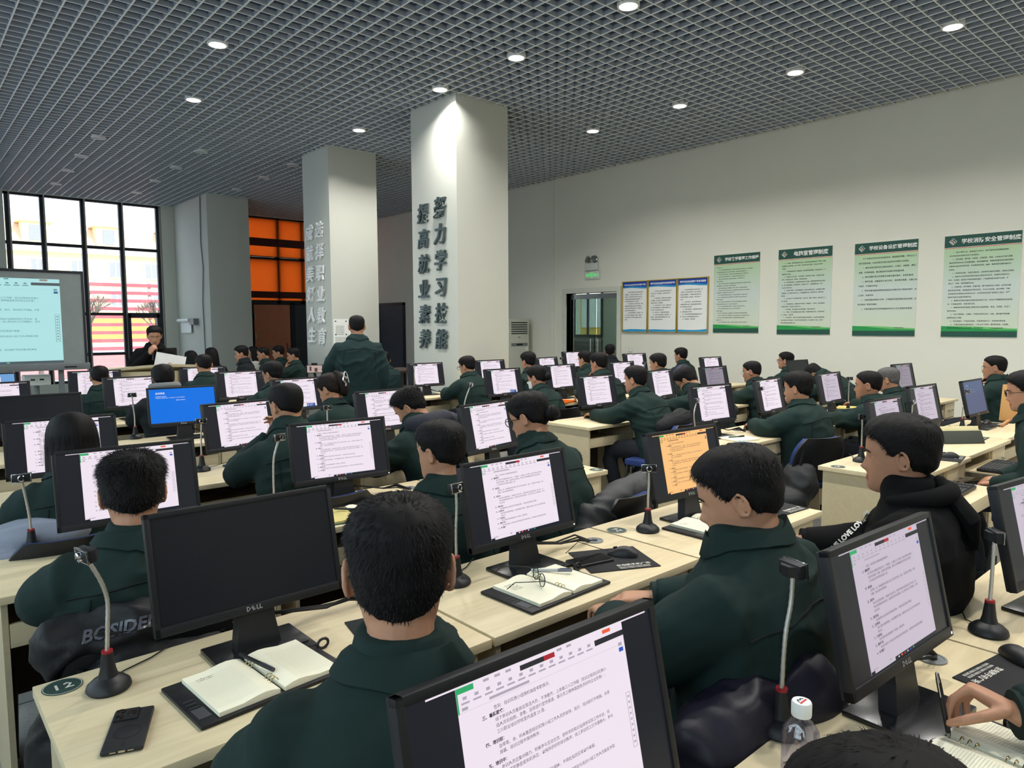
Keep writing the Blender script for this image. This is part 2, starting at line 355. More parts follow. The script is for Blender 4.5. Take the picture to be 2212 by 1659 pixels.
for k in range(9):
    x = -16 + k * 4.6
    for z in (5, 9):
        f = MB().box((x - 1, -.25, z), (x + 1, 0, z + 2.4)).obj('window', whi, B)
        MB().box((x - .75, -.3, z + .2), (x - .1, -.24, z + 2.2)).box((x + .1, -.3, z + .2), (x + .75, -.24, z + 2.2)).obj('pane', wg, f)
for k in range(6):
    x = -20 + k * 8.5
    dm = MB().box((x - 1.5, -.6, 13), (x + 1.5, 3, 16)).loft([[Vector((x - 2, -1, 16)), Vector((x + 2, -1, 16)), Vector((x + 2, 3, 16)), Vector((x - 2, 3, 16))], [Vector((x - .2, -1, 18)), Vector((x + .2, -1, 18)), Vector((x + .2, 3, 18)), Vector((x - .2, 3, 18))]], smooth=False).obj('dormer', pale_r, B)
    MB().box((x - .7, -.7, 13.6), (x + .7, -.6, 15.6)).obj('pane', wg, dm)
SB = thing('neighbour_building', 'sunlit yellow building seen through the glass door and corridor window', 'building', (34, 38, -.5))
MB().box((-3, -14, 0), (3, 14, 14)).obj('wall', yel, SB)
for k in range(7):
    for z in (2, 5.5, 9): MB().box((-3.1, -11 + k * 3.6, z), (-3, -9.4 + k * 3.6, z + 2)).obj('window', whi, SB)
bark = mat('bare_bark', (120, 104, 96), .9)
def bare_tree(x, y, h, seed, label):
    rnd = random.Random(seed); t = thing('bare_tree', label, 'tree', (x, y, -.5), 0, 'bare trees outside the window'); mb = MB(); tk = MB()
    tk.tube([(0, 0, 0), (.05, 0, h * .4)], [.09, .06], 6); tk.obj('trunk', bark, t)
    def grow(p, d, l, r, n):
        q = p + d * l; mb.tube([p, q], [r, r * .7], 4, cap=False)
        if n:
            for _ in range(3): grow(q, (d + Vector((rnd.uniform(-.6, .6), rnd.uniform(-.6, .6), rnd.uniform(-.1, .5)))).normalized(), l * .72, r * .62, n - 1)
    for _ in range(5): grow(Vector((.05, 0, h * .38)), Vector((rnd.uniform(-.5, .5), rnd.uniform(-.5, .5), 1)).normalized(), h * .2, .045, 3)
    mb.obj('branches', bark, t)
bare_tree(8.2, 30, 3.6, 3, 'bare tree outside, right-hand pane beside the speaking man')
bare_tree(5.4, 29, 3.8, 5, 'bare tree outside, behind the edge of the projection board')
bare_tree(3.8, 28, 3.2, 8, 'bare tree outside, below the projection board')
# ================================================================== DOWNLIGHTS
lamp_rim = mat('lamp_rim', (225, 226, 224), .4)
lamp_on = emit('lamp_on', (255, 250, 240), 14.0); lamp_off = mat('lamp_off_diffuser', (190, 194, 194), .5)
_rim = MB().lathe([(.085, .012), (.088, -.006), (.105, -.006), (.108, .004), (.108, .05), (.085, .05)], 28).mesh('rim', lamp_rim)
_dif = {k: MB().lathe([(.0005, .0), (.086, .0), (.086, .01), (.0005, .01)], 28).mesh('diffuser', v) for k, v in ((1, lamp_on), (0, lamp_off))}
_ld = bpy.data.lights.new('downlight', 'AREA'); _ld.shape = 'DISK'; _ld.size = .16; _ld.energy = LAMP_W; _ld.color = (1.0, .975, .92); _ld.spread = radians(138)
def lamp(x, y, on, label):
    t = thing('downlight', label, 'ceiling light', (x, y, ZC - .004), 0, 'round downlights in the open grid ceiling')
    link('rim', _rim, t); link('diffuser', _dif[on], t)
    if on: o = link('light', _ld, t); o.location = (0, 0, -.012)
ordn = ['nearest', 'second', 'third', 'fourth', 'fifth', 'sixth', 'seventh']
for k, y in enumerate((2.61, 4.31, 6.0, 7.65)):
    lamp(8.40 + k * .035, y, 1, 'lit round downlight, %s to the camera of the four above the right hand desks' % ordn[k])
for k, (x, y) in enumerate(((5.5, 4.5), (5.56, 6.17), (5.54, 7.62), (5.7, 9.99))):
    lamp(x, y, 1, ['lit round downlight at the top edge of the picture, middle lamp line', 'lit round downlight in front of and above the near pillar', 'lit round downlight touching the lettered face of the near pillar', 'lit round downlight between the near and middle pillars'][k])
lamp(2.87, 8.01, 1, 'lit round downlight, higher of the two at upper left'); lamp(3.28, 10.12, 1, 'lit round downlight, lower of the two at upper left')
for x, ys, nm in ((2.75, (13.09, 14.68, 16.2, 17.84), 'leftmost line'), (4.3, (12.99, 14.59, 16.15, 17.81), 'middle line'), (5.95, (12.92, 14.41, 16.04), 'line beside the middle pillar')):
    for k, y in enumerate(ys): lamp(x + .05 * k, y, 0, 'unlit round downlight, %s to the camera in the %s' % (ordn[k], nm))
for x in (2.85, 5.5, 8.4):
    for y in (-2.4, -.7, 1.0, 2.75, 4.4, 6.2):
        if (x, y) in ((5.5, 4.4), (8.4, 4.4), (5.5, 6.2), (8.4, 2.75), (8.4, 6.2)): continue
        lamp(x, y, 1, 'lit round downlight above or behind the camera')
lamp(7.0, 9.9, 1, 'added unseen downlight behind the near pillar, brightening the far wall')  # added lamp, out of view, to lift the dark wall near the air conditioner
cl = thing('added_corridor_lamp', 'added unseen lamp brightening the corridor behind the glass door', 'ceiling light', (12.0, 9.6, 3.27)); link('rim', _rim, cl); link('diffuser', _dif[1], cl)  # lamp added out of view to brighten the corridor
_l2 = bpy.data.lights.new('added_corridor_light', 'AREA'); _l2.shape = 'DISK'; _l2.size = .3; _l2.energy = 130; _o = link('light', _l2, cl); _o.location = (0, 0, -.02)
# ================================================================== WALL SIGNS
dgreen = mat('poster_dark_green', (32, 78, 66), .5, var=.02); white = mat('print_white', (238, 240, 236), .6, var=.01)
ink = mat('print_ink', (38, 48, 44), .7); redline = mat('print_red', (196, 74, 50), .6)
grad = bpy.data.materials.new('poster_green_gradient'); grad.use_nodes = True
def _grad():
    nt = grad.node_tree; b = nt.nodes['Principled BSDF']; tc = nt.nodes.new('ShaderNodeTexCoord'); sp = nt.nodes.new('ShaderNodeSeparateXYZ'); cr = nt.nodes.new('ShaderNodeValToRGB')
    mr = nt.nodes.new('ShaderNodeMapRange'); mr.inputs[1].default_value = 0; mr.inputs[2].default_value = 1.3
    e = cr.color_ramp.elements; e[0].position = .1; e[0].color = (*lin((206, 216, 194)), 1); e[1].position = .9; e[1].color = (*lin((176, 206, 164)), 1)
    k = e.new(.5); k.color = (*lin((200, 212, 206)), 1)
    nt.links.new(tc.outputs['Object'], sp.inputs[0]); nt.links.new(sp.outputs['Z'], mr.inputs[0]); nt.links.new(mr.outputs[0], cr.inputs[0]); nt.links.new(cr.outputs[0], b.inputs['Base Color']); b.inputs['Roughness'].default_value = .5
_grad()
g1 = mat('poster_wave_green', (36, 150, 74), .5); g2 = mat('poster_wave_light', (110, 190, 110), .5)
# posters are built in a local frame: x = along the wall (reading direction), z up, face towards -y
def wave(mb, w, z0, za, zb, amp, m, y, ph=0):
    n = 24; lo = [Vector((w * i / n, y, z0)) for i in range(n + 1)]; hi = [Vector((w * i / n, y, za + (zb - za) * i / n + amp * sin(ph + 4.5 * i / n))) for i in range(n + 1)]
    mb.add(lo + hi, [(i, i + 1, n + 2 + i, n + 1 + i) for i in range(n)], m)
TX = Matrix(((1, 0, 0, 0), (0, 0, -1, 0), (0, 1, 0, 0), (0, 0, 0, 1)))      # text xy plane -> xz plane facing -y
def para(mb, lines, x, ztop, size, step, m, y, sx=1.0, maxw=None):
    for i, s in enumerate(lines):
        if s.strip(): mb.text(s.strip(), T(x + (size * 2 * sx if s.startswith(' ') else 0), y, ztop - i * step - size) @ TX, m, size, .004, sx=sx)
def poster(name, label, y0, y1, z0, z1, title, lines, tsize, bsize, step, bold=.02):
    w = y1 - y0; h = z1 - z0
    t = thing(name, label, 'poster', (WX, y1, z0), -pi / 2, 'green rule posters on the right wall')
    mb = MB(); mb.box((0, -.012, 0), (w, 0, h), 0); F = -.0128
    mb.qy(0, w, h * .885, h, F, 1); mb.qy(0, w, 0, h * .055, F, 1); mb.qy(0, w, h * .875, h * .881, F, 2)
    wave(mb, w, h * .055, h * .105, h * .088, h * .006, 4, F - .0003); wave(mb, w, h * .055, h * .10, h * .072, h * .008, 3, F - .0006, 1.5)
    # diamond emblem
    cx, cz, e = w * .115, h * .942, h * .035
    def dq(a, b, c_, d, m): mb.add([Vector((cx + p[0] * e, F - .001, cz + p[1] * e)) for p in (a, b, c_, d)], [(0, 1, 2, 3)], m)
    for (p, q) in (((-1, 0), (0, -1)), ((0, -1), (1, 0)), ((1, 0), (0, 1)), ((0, 1), (-1, 0))):
        dq(p, q, (q[0] * .87, q[1] * .87), (p[0] * .87, p[1] * .87), 5)
    dq((-.62, .12), (-.3, .45), (.28, -.16), (-.04, -.5), 5) if False else None
    for s_ in (-1, 1):
        dq((-.5 + s_ * .18, .2 + s_ * .18), (.2 + s_ * .18, -.5 + s_ * .18), (.34 + s_ * .18, -.36 + s_ * .18), (-.36 + s_ * .18, .34 + s_ * .18), 5)
    dq((-.25, 0), (0, -.25), (.25, 0), (0, .25), 2)
    tw = len(title) * tsize
    mb.text(title, T(w * .24 + (w * .74 - tw) / 2, F - .001, h * .942 - tsize * .38) @ TX, 5, tsize, bold)
    para(mb, lines, w * .075, h * .845, bsize, step, 6, F - .001)
    mb.text('三川职业培训学校', T(w * .66, F - .002, h * .082) @ TX, 6, h * .013, .01)
    mb.obj('printed_board', [white, dgreen, redline, g1, g2, white, ink, grad], t)
    bk = MB().qy(0, w, h * .055, h * .875, -.0122).obj('green_field', grad, t)
A3 = ["  为了加强对学员的技术技能培训，确保教学质量，学校设立了", "教学设施设备，为保证教学设施设备的完好特制订本制度。", "  1、教学设施设备包括多媒体投影仪、计算机、电教板、模型、", "挂图、实物模拟器、理论教室和实际操作项目基地等。", "  2、教学保障负责人负责教学设施设备的购买、安装和管理。", "  3、教学设施、设备由专人进行调试，满足教学需要，设备只用", "于教学，不得挪作他用。", "  4、教学设备设施应按使用说明和技术要求进行使用和操作，防", "止设施、设备损坏。", "  5、设施设备由使用人负责，日常维护在保修期内发生故障，应", "及时联系厂家进行维修。", "  6、设施设备由学校专职电脑操作技术人员负责操作和管理。"]
A4 = ["  1、贯彻“预防为主、防消结合”的方针，落实消防安全管理制度措施，", "成立学校防火领导机构和义务消防队。", "  2、学生宿舍、教学楼、实验室、计算机房、食堂、大型会议厅等人群聚", "集场所保持安全出口和疏散通道、消防通道畅通，按规定配置消防设施和器材，", "安装安全指示和照明设施，并定期组织检验、维修，确保消防设施和器材完", "好有效。", "  3、加强防火巡查，定期开展检查，对发现的问题及时整改，消除火灾隐患。", "  4、具有火灾危险性的场所区域应设明显禁火标志。存使用火使到定人、", "定点、定措施。校园内严禁焚烧明火爆行。严禁携带烟花和野外火欲，严", "禁生产、经营、储存燃爆危险品。", "  5、加强用电、用气管理，电器设备、燃气管道的设计安装，必须符合国", "家安全技术标准，由具备相应资质的单位、专业人员实施。进行电焊、气焊", "以及操电作业等有火灾危险的人员，必须持有相关部门核发的上岗证，并严", "格遵守消防安全操作规程作业。", "  6、要保护好消防设备的定期检查及维修工作。任何人不得随意使用消防器", "材，不得擅自挪用、拆装消防设备。", "  7、各楼道的楼道和楼道口要保持安全通道畅通。教室、实验室、班日门", "要开向自如。", "  8、学生不得吸烟、点蜡烛。严禁学生带打火机、火柴、烟花爆竹等易燃", "易爆物品进入校园。", "  9、学生宿舍内，不准乱拉电线，不准用电饭开水，禁用电炉等电器。", "  10、不准将易燃品放置宿舍内。工作人员下班时，要切断电源。对易燃、", "易爆化学药品要设专人妥为保管，并定期检查。"]
A2 = ["  一、上课时，教师应提前进行点名，维持学生秩序课堂纪律与考勤。教师", "应提前开启主要电脑，由于上课时，教师应关闭下课机，学生应不得晚开", "机电脑。", "  二、学生要有秩序进入电脑教室，听从教师安排位置，未经同意许可，不", "准触碰移动电脑。", "  三、保持室内卫生清洁，严禁带零食、饮料等进入教室，不得乱扔纸屑。", "洗书、不得随地吐痰，纸吸料、做到保持桌面。", "  四、维护电脑设备，不准随意拆装和移动电脑，要按照教师要求进行程序", "化。爱护设备爱操作。使用软件时，在教师允许下，使用数据设备，不得", "玩以自主无故关闭。", "  五、在操作过程中，如有电脑故障，应及时向教师反映，在电脑室中要按", "位置就座。除了能够外的其之外，严禁触摸接光线、特别是开关、插头等电", "器设备。", "  六、在计算许可下学生得用光盘。U 盘人用，否则一经发现，做出应罚之上", "以严肃处理。", "  七、不准随意修改、删除系统中的参数，安装软件，不浏览、聊电脑游戏。", "示例教学软件，在处理下相应责任上。", "  八、遵守课后、遵守教室设备的使用规则，爱护设备环境。", "  九、下课时，学生应整理好设备与电脑、护理整电脑室卫生，自觉做好桌", "边、电线盖、不留未盖。", "  十、学生离开时，要对自己使用的电脑进行检查登记，关闭及检查整电器。", "学生也要负责日用课桌，养正好开本等正常关闭。不在使用门门窗，出在教", "室也未教师就保持整护桌子。"]
A1 = ["第一章  总  则", " 第一条  为落实教学管理制度的要求，加强职业技能学校教育的全面管理工作，特制定本规程。", "学校贯彻党和国家的教育方针，维护正常教学秩序，不断提高教育教学质量的人才。", " 第二条  坚持“以服务为宗旨，以就业为导向”的职业教育办学理念，严格依法办学。", " 第三条  教学工作是学校的中心工作，学校各项工作都应服务于教学工作。", " 第四条  学校应深化教学改革，保障教学经费的投入，不断改善办学条件。", "第二章  教学管理", " 第五条  学校实行校长负责制，教务管理部门全面负责学校的教学工作的组织实施与协调。", "定期研究教学工作中的重大问题，努力提高教学质量。", " 第六条  教师应认真备课，做到备教材、备学生、备教法，编写合格的教案讲稿。", " 第七条  教学计划是组织教学的基本依据，任课教师必须严格执行教学计划的全部安排。", "不得随意变更。调课需经教务部门批准后方可执行。", " 第八条  课堂教学应重视理论联系实际，充分运用现代教学手段，注重能力的培养。", " 第九条  实训教学应按照实训大纲的要求进行，确保学生人身安全和设备的完好。", "第三章  考核管理", " 第十条  考核分考试与考查两种方式，成绩按百分制或等级制评定并且归档保存。", "学生参加考核应当遵守考场纪律，违反者按有关规定处理。", " 第十一条  学校建立教学质量评价制度，定期听课评课，组织学生评教活动。", " 第十二条  教学档案由教务部门统一管理，保证资料完整准确。", "第四章  学员管理", " 第十三条  学员应按时到课，不得迟到早退，有事须提前向班主任请假并获得批准。", " 第十四条  爱护教学设施，保持教室整洁，损坏设备照价赔偿，情节严重者给予相应处分。", " 第十五条  学员完成全部课程且考核合格，由学校颁发相应的培训合格证书。", "第五章  附  则", " 第十六条  本规程自发布之日起施行，解释权归学校所有，未尽事宜另行规定补充。"]
poster('wall_poster', 'green rule poster with very fine print, next to the three blue framed boards', 5.99, 6.84, 1.485, 2.80, '学校教学管理工作规程', A1, .062, .0155, .0385)
poster('wall_poster', 'green rule poster with the short heading about the computer room, second from the door side', 4.815, 5.67, 1.465, 2.80, '电脑室管理制度', A2, .078, .0205, .0425)
poster('wall_poster', 'green rule poster with few widely spaced lines, third from the door side', 3.635, 4.485, 1.45, 2.79, '学校设备设施管理制度', A3, .064, .0268, .066)
poster('wall_poster', 'green fire safety rule poster, closest of the four to the camera', 2.445, 3.31, 1.445, 2.785, '学校消防安全管理制度', A4, .066, .0212, .0455)
gold = mat('gold_frame', (196, 166, 84), .35, .6); blue1 = mat('print_blue', (30, 70, 168), .5); blue2 = mat('print_cyan', (40, 150, 205), .5)
def blueboard(y0, y1, title, seed, label, lines):
    w = y1 - y0; z0, z1 = 1.48, 2.455; h = z1 - z0; t = thing('framed_notice', label, 'notice board', (WX, y1, z0), -pi / 2, 'blue headed notices in gold frames')
    f = MB(); b = .016
    f.rbox((0, -.03, 0), (b, 0, h), .004).rbox((w - b, -.03, 0), (w, 0, h), .004).rbox((0, -.03, 0), (w, 0, b), .004).rbox((0, -.03, h - b), (w, 0, h), .004); f.obj('frame', gold, t)
    mb = MB(); mb.box((b, -.012, b), (w - b, 0, h - b), 0); F = -.0125
    n = 24; top = [Vector((b + (w - 2 * b) * i / n, F - .0004, h - b)) for i in range(n + 1)]
    for amp, zz, m, ph, dy in ((.012, .86, 2, .6, .0), (.012, .885, 1, 0, .0004)):
        lo = [Vector((b + (w - 2 * b) * i / n, F - .0004 - dy, h * zz + amp * sin(ph + 4.2 * i / n))) for i in range(n + 1)]
        mb.add(lo + [v + Vector((0, -dy, 0)) for v in top], [(i, i + 1, n + 2 + i, n + 1 + i) for i in range(n)], m)
    wave(mb, w, b, h * .05, h * .07, h * .01, 2, F - .0006, seed)
    mb.text(title, T(w / 2, F - .002, h * .915) @ TX, 0, w * .84 / len(title), .03, align='CENTER')
    para(mb, lines, w * .10, h * .80, w * .0375, h * .0445, 3, F - .001)
    mb.obj('printed_sheet', [white, blue1, blue2, ink], t)
N1 = ["  一、根据《特种作业人员安全技术考核", "管理规则》，结合本考点实际情况，制定", "本规定。凡参加考试的人员及工作人员均", "应严格遵守考场各项规定及有关要求，不", "得以任何理由违反考场、机房纪律。", "  二、考试前应关闭一切通讯工具，将随", "身携带物品放置在指定位置，按照监考人", "员指定位置入座参加考试工作。按规定核", "对本人的考试信息和身份。", "  三、自觉遵守考场秩序，保持肃静、整", "洁，不得在考场内吸烟、吃食物、随意走", "动和大声喧哗，爱护考试设施及各种设备", "和用品。"]
N2 = ["  一、考生凭本人身份证和准考证进入考", "场对号入座，核对信息，认真阅读考试须", "知内容。", "  二、考试开始前，按照监考人员的要求", "进行登录，考生输入准考证号和身份证号", "确认本人信息，等待开始。", "  三、考试时间为九十分钟，系统自动计", "时，考生可提前交卷，交卷后不能再次进", "入系统，考试成绩当场公布。", "  四、考生完毕、交卷后须尽快离场。", "  五、考生必须在成绩单上签字确认，不", "得补签，弄虚作假者按照规定处理。监考", "人员须如实填写考场记录。"]
N3 = ["  一、考生必须携带准考证和身份证，并", "于考前十五分钟到达考场，进入考场后按", "照指定位置就座，不得擅自调换座位并将", "证件放在桌面左上角备查。考试迟到三十", "分钟。", "  二、考试开始后，考生不得离开考场，", "中途离开视为交卷。如有特殊情况须经监", "考人员同意后方可离开。", "  三、严禁代替考试、传递纸条等作弊行", "为，违者取消考试资格。", "  四、考试过程中发现设备故障应举手示", "意，由监考人员处理后继续进行考试。", "  五、保持安静，遵守秩序。"]
blueboard(8.245, 8.85, '特种作业安全资格考试考场管理规定', 0, 'blue headed notice in a gold frame beside the entrance door', N1)
blueboard(7.59, 8.235, '特种作业安全资格考试考核程序', 1, 'blue headed notice in a gold frame, between two like it', N2)
blueboard(6.94, 7.58, '特种作业安全资格理论考试规则', 2, 'blue headed notice in a gold frame beside the green posters', N3)
# exit sign and emergency lights
ltgrey = mat('pale_plastic', (206, 208, 202), .4); lens_m = mat('lamp_lens', (120, 124, 120), .15, .3)
t = thing('exit_sign', 'small green lettered exit sign above the glass door', 'sign', (WX, 9.63, 2.545), -pi / 2)
MB().rbox((-.2, -.035, 0), (.2, 0, .165), .012).obj('housing', ltgrey, t)
egr = emit('exit_green', (70, 235, 110), 1.0); mb = MB()
mb.text('EXIT', T(-.165, -.037, .057) @ TX, 0, .075, .02); mb.text('出口', T(.045, -.037, .057) @ TX, 0, .065, .02)
for a_, b_ in (((-.035, .03), (-.028, .135)), ((.025, .03), (.032, .135)), ((-.035, .128), (.032, .135))): mb.box((a_[0], -.0375, a_[1]), (b_[0], -.036, b_[1]))
mb.tube([(-.012, -.037, .035), (0, -.037, .07), (-.003, -.037, .1)], .005, 6).ball((-.004, -.037, .112), .008); mb.obj('lettering', egr, t)
t = thing('emergency_light', 'twin headed white emergency light above the exit sign', 'emergency light', (WX, 9.64, 2.72), -pi / 2)
mb = MB().rbox((-.17, -.06, 0), (.17, 0, .15), .015); mb.box((-.06, -.0605, .05), (.1, -.06, .06)); mb.obj('battery_box', ltgrey, t)
for s_ in (-1, 1):
    hd = MB(); Mx = T(s_ * .09, -.05, .22) @ R(s_ * .5, 'Z') @ R(radians(72), 'X')
    hd.lathe([(.001, -.05), (.04, -.045), (.062, -.01), (.066, .03), (.05, .034), (.001, .034)], 20, 0, Mx); hd.tube([(s_ * .06, -.03, .14), (s_ * .09, -.04, .2)], .014); hd.obj('lamp_head', lens_m, t)
    MB().tube([(s_ * .12, -.02, .13), (s_ * .05, -.02, .17), (s_ * .02, -.02, .02)], .004, 5).obj('cable', ltgrey, t)
t = thing('wall_socket', 'small white socket plate low on the wall right of the door', 'socket', (WX, 8.65, 1.10), -pi / 2)
MB().rbox((-.045, -.01, 0), (.045, 0, .09), .004).obj('plate', ltgrey, t); MB().box((-.02, -.0115, .03), (.02, -.01, .06)).obj('switch', white, t)
# air conditioner tower
acm = mat('ac_cream_plastic', (205, 207, 194), .35, var=.02); acd = mat('ac_dark_slot', (26, 30, 32), .6); acg = mat('ac_grey_band', (120, 124, 126), .4); mir = mat('ac_glossy_side', (196, 198, 190), .12, .25)
t = thing('air_conditioner', 'tall cream floor standing air conditioner in the corner beside the door', 'air conditioner', (10.28, 11.36, 0))
mb = MB(); mb.rbox((-.30, 0, 0), (.30, .34, 1.77), .012); mb.obj('cabinet', acm, t)
mb = MB()
for k in range(6): mb.box((-.22, -.004, 1.44 + k * .047), (.25, .002, 1.462 + k * .047))
mb.obj('vent_slots', acd, t)
mb = MB(); mb.box((-.22, -.005, 1.18), (.25, .002, 1.245), 0); mb.box((-.07, -.006, 1.192), (.11, -.004, 1.228), 1); mb.box((.2, -.005, 1.08), (.25, .002, 1.165), 2); mb.obj('control_band', [acg, acd, white], t)
MB().box((-.305, .03, .4), (-.299, .3, 1.74)).obj('side_panel', mir, t)
MB().box((-.02, -.003, 1.365), (.04, .0, 1.378)).obj('nameplate', acd, t)
# paper towel style holder on pillar side, cable
t = thing('paper_roll_holder', 'white roll and bracket mounted on the side of the grey front pillar', 'bracket', (5.69, 18.35, 1.66), -pi / 2)
MB().box((-.5, -.10, .14), (.25, 0, .17)).box((.2, -.12, .02), (.52, 0, .17)).obj('bracket', acg, t); MB().tube([(-.75, -.09, .13), (.12, -.09, .13)], .045, 14).box((-.7, -.05, -.18), (.1, -.04, .13)).obj('roll', white, t)
tag(MB().tube([(5.675, 17.35, ZC), (5.67, 17.4, 3.6), (5.672, 17.3, 3.0), (5.67, 17.42, 2.2), (5.672, 17.36, .3)], .012, 6).obj('hanging_cable', acg), 'thin grey cable hanging down the side of the front pillar', 'cable')
# notice sheet on the middle pillar
t = thing('notice_sheet', 'white printed schedule sheet stuck on the middle pillar', 'notice', (5.79, 11.168, 1.2))
mb = MB(); mb.box((0, -.003, 0), (.34, 0, .55), 0)
for (x, z) in ((.03, .50), (.23, .50), (.03, .27), (.23, .27), (.05, .04)): mb.box((x, -.004, z), (x + .025, -.003, z + .022), 1)
for k in range(6): mb.text('项目负责人监督电话', T(.04 + k * .045, -.0045, .22) @ R(-pi / 2, 'Y') @ TX if False else T(.04, -.0045, .42 - k * .028) @ TX, 1, .018)
for k in range(7): mb.box((.04 + k * .038, -.004, .06), (.048 + k * .038, -.003, .24), 1)
mb.obj('sheet', [white, ink], t)
# raised slogan characters
letg = mat('slogan_steel_grey', (84, 98, 100), .45, .3); letw = mat('slogan_pale_silver', (252, 252, 250), .5, 0)
TL = Matrix(((0, 0, -1, 0), (-1, 0, 0, 0), (0, 1, 0, 0), (0, 0, 0, 1)))      # text plane facing -x
def slogan(s, x, y, z0, z1, mtl, size, what):
    n = len(s)
    for i, ch in enumerate(s):
        zc = z0 + (z1 - z0) * i / (n - 1)
        mb = MB(); mb.text(ch, T(x - .03, y, zc) @ TL @ T(-.5 * size * .95, -.38 * size, 0), 0, size, .018, .014, 'LEFT', 2, .16, sx=.95)
        mb.v = [(v[0], v[1], v[2]) for v in mb.v]
        c_ = Vector((x, y, zc)); mb.v = [tuple(Vector(v) - c_) for v in mb.v]
        o = mb.obj('slogan_character', mtl, loc=c_); tag(o, 'raised character %s in the %s' % (ch, what), 'lettering', 'raised slogan characters on the pillars')
slogan('努力学习技能', 5.79, 7.98, 3.24, 1.44, letg, .29, 'right hand column on the near pillar')
slogan('提高就业素养', 5.79, 8.38, 3.20, 1.44, letg, .28, 'left hand column on the near pillar')
slogan('选择职业教育', 5.77, 11.52, 3.30, 1.45, letw, .29, 'right hand column on the middle pillar')
slogan('成就美好人生', 5.77, 11.90, 3.28, 1.47, letw, .29, 'left hand column on the middle pillar')

# ================================================================== FURNITURE PROTOTYPES
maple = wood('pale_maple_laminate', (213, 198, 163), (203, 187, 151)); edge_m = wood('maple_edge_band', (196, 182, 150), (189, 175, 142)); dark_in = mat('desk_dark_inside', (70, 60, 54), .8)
blk = mat('black_plastic', (26, 27, 30), .45, var=.05); blk2 = mat('black_matt', (18, 18, 20), .7); chrome = mat('chrome', (205, 205, 208), .12, 1, var=.0)
DW, DD = 1.0, .55
def desk_proto():
    t = thing('computer_desk', 'x', 'desk'); w, d = DW, DD
    MB().rbox((.002, 0, .725), (w - .002, d, .752), .003, 0).obj('desk_top', maple, t)
    for x in (.03, w - .048): MB().box((x, .03, 0), (x + .018, d - .02, .725)).obj('side_panel', edge_m, t)
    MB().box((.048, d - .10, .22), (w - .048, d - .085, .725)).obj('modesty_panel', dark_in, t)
    MB().box((.62, .04, .03), (.636, d - .1, .725)).obj('divider', edge_m, t)
    tr = MB().box((.06, .05, .59), (.61, .40, .604)).rbox((.05, .03, .565), (.615, .05, .645), .002).obj('keyboard_tray', edge_m, t)
    MB().box((.055, .1, .57), (.06, .38, .60)).obj('runner', steel, tr); MB().box((.61, .1, .57), (.615, .38, .60)).obj('runner', steel, tr)
    dr = MB().rbox((.64, .025, .55), (w - .05, .045, .715), .002).box((.65, .045, .56), (w - .06, .4, .57)).obj('drawer', maple, t)
    MB().tube([(.74, .025, .63), (.74, .004, .628), (.755, 0, .625), (.85, 0, .625), (.865, .004, .628), (.865, .025, .63)], .006, 6).obj('handle', steel, dr)
    MB().rbox((.64, .03, .08), (w - .05, .045, .54), .002).obj('cabinet_door', maple, t)
    return t
# ---- monitor
MW, MH, TILT = .507, .304, radians(12.5)
scr_dark = emit('lcd_black', (34, 37, 44), .8, rough=.3); scr_off = mat('lcd_off', (26, 29, 35), .35, spec=.3)
pg = {'doc': emit('page_white', (240, 228, 240), 1.0), 'amber': emit('page_amber', (255, 196, 128), 1.0), 'dim': emit('page_dim', (150, 142, 156), .95), 'soft': emit('page_soft', (204, 192, 208), .95)}
txd = emit('page_text', (58, 54, 66), 1.0); tool = emit('page_toolbar', (205, 196, 208), 1.0); txg = emit('page_toolbar_text', (176, 168, 182), 1.0)
pgreen = emit('page_green_tab', (52, 170, 106), 1.0); porange = emit('page_orange', (240, 96, 60), 1.0); pblue = emit('page_blue_dot', (48, 90, 190), 1.0); pdark = emit('page_dark_tag', (44, 44, 50), 1.0); pred = emit('page_red_tag', (170, 40, 52), 1.0); ptask = emit('page_taskbar', (24, 30, 44), 1.0)
pcyan = emit('board_cyan', (176, 226, 228), 1.0)
DOC = [(1, 0, '签到：培训实施小组随机抽查考勤情况。'), (0, 1, '三、着装要求：'), (1, 0, '线下参训人员着装应简洁大方、干净整齐。上身着三川工作服（培训过程培训实施小'), (1, 0, '组人员将拍照、录像。后续进行宣传报道。展示员工精神面貌及良好的企业形象）；'), (1, 0, '三川职业培训学校室内温度 23 度。'), None, (0, 1, '四、培训前：'), (1, 0, '自带笔、本、听从集团培训实施小组工作人员的安排、指引。培训前打开电脑、共享'), (1, 0, '屏幕、培训过程中保持秩序。'), None, (0, 1, '五、培训中：'), (1, 0, '参训人员应集中精力、积极参与互动交流，把所学的知识运用到实际工作中去；将'), (1, 0, '手机调至静音或关机状态，以保持良好的培训秩序；线上参训员工打开摄像头。参与'), (1, 0, '互动交流。'), None, (0, 1, '六、消防安全：'), (1, 0, '培训期间禁止在指定区域外吸烟与明火，不得在指定区域以外吸烟。'), (0, 1, '七、卫生整洁：'), (1, 0, '培训过程中请保持整洁，如有意整理不合格，请提前与培训小组工作人员联系并取'), (1, 0, '得允许。'), (0, 1, '八、物品安全：'), (1, 0, '培训过程中请妥善保管好个人物品、避免遗失。'), (0, 1, '九、爱护环境：'), (1, 0, '参训人员爱护三川职业培训学校区域的环境和设施，共同维护学校的整洁和美观。'), (0, 1, '十、学习管理：')]
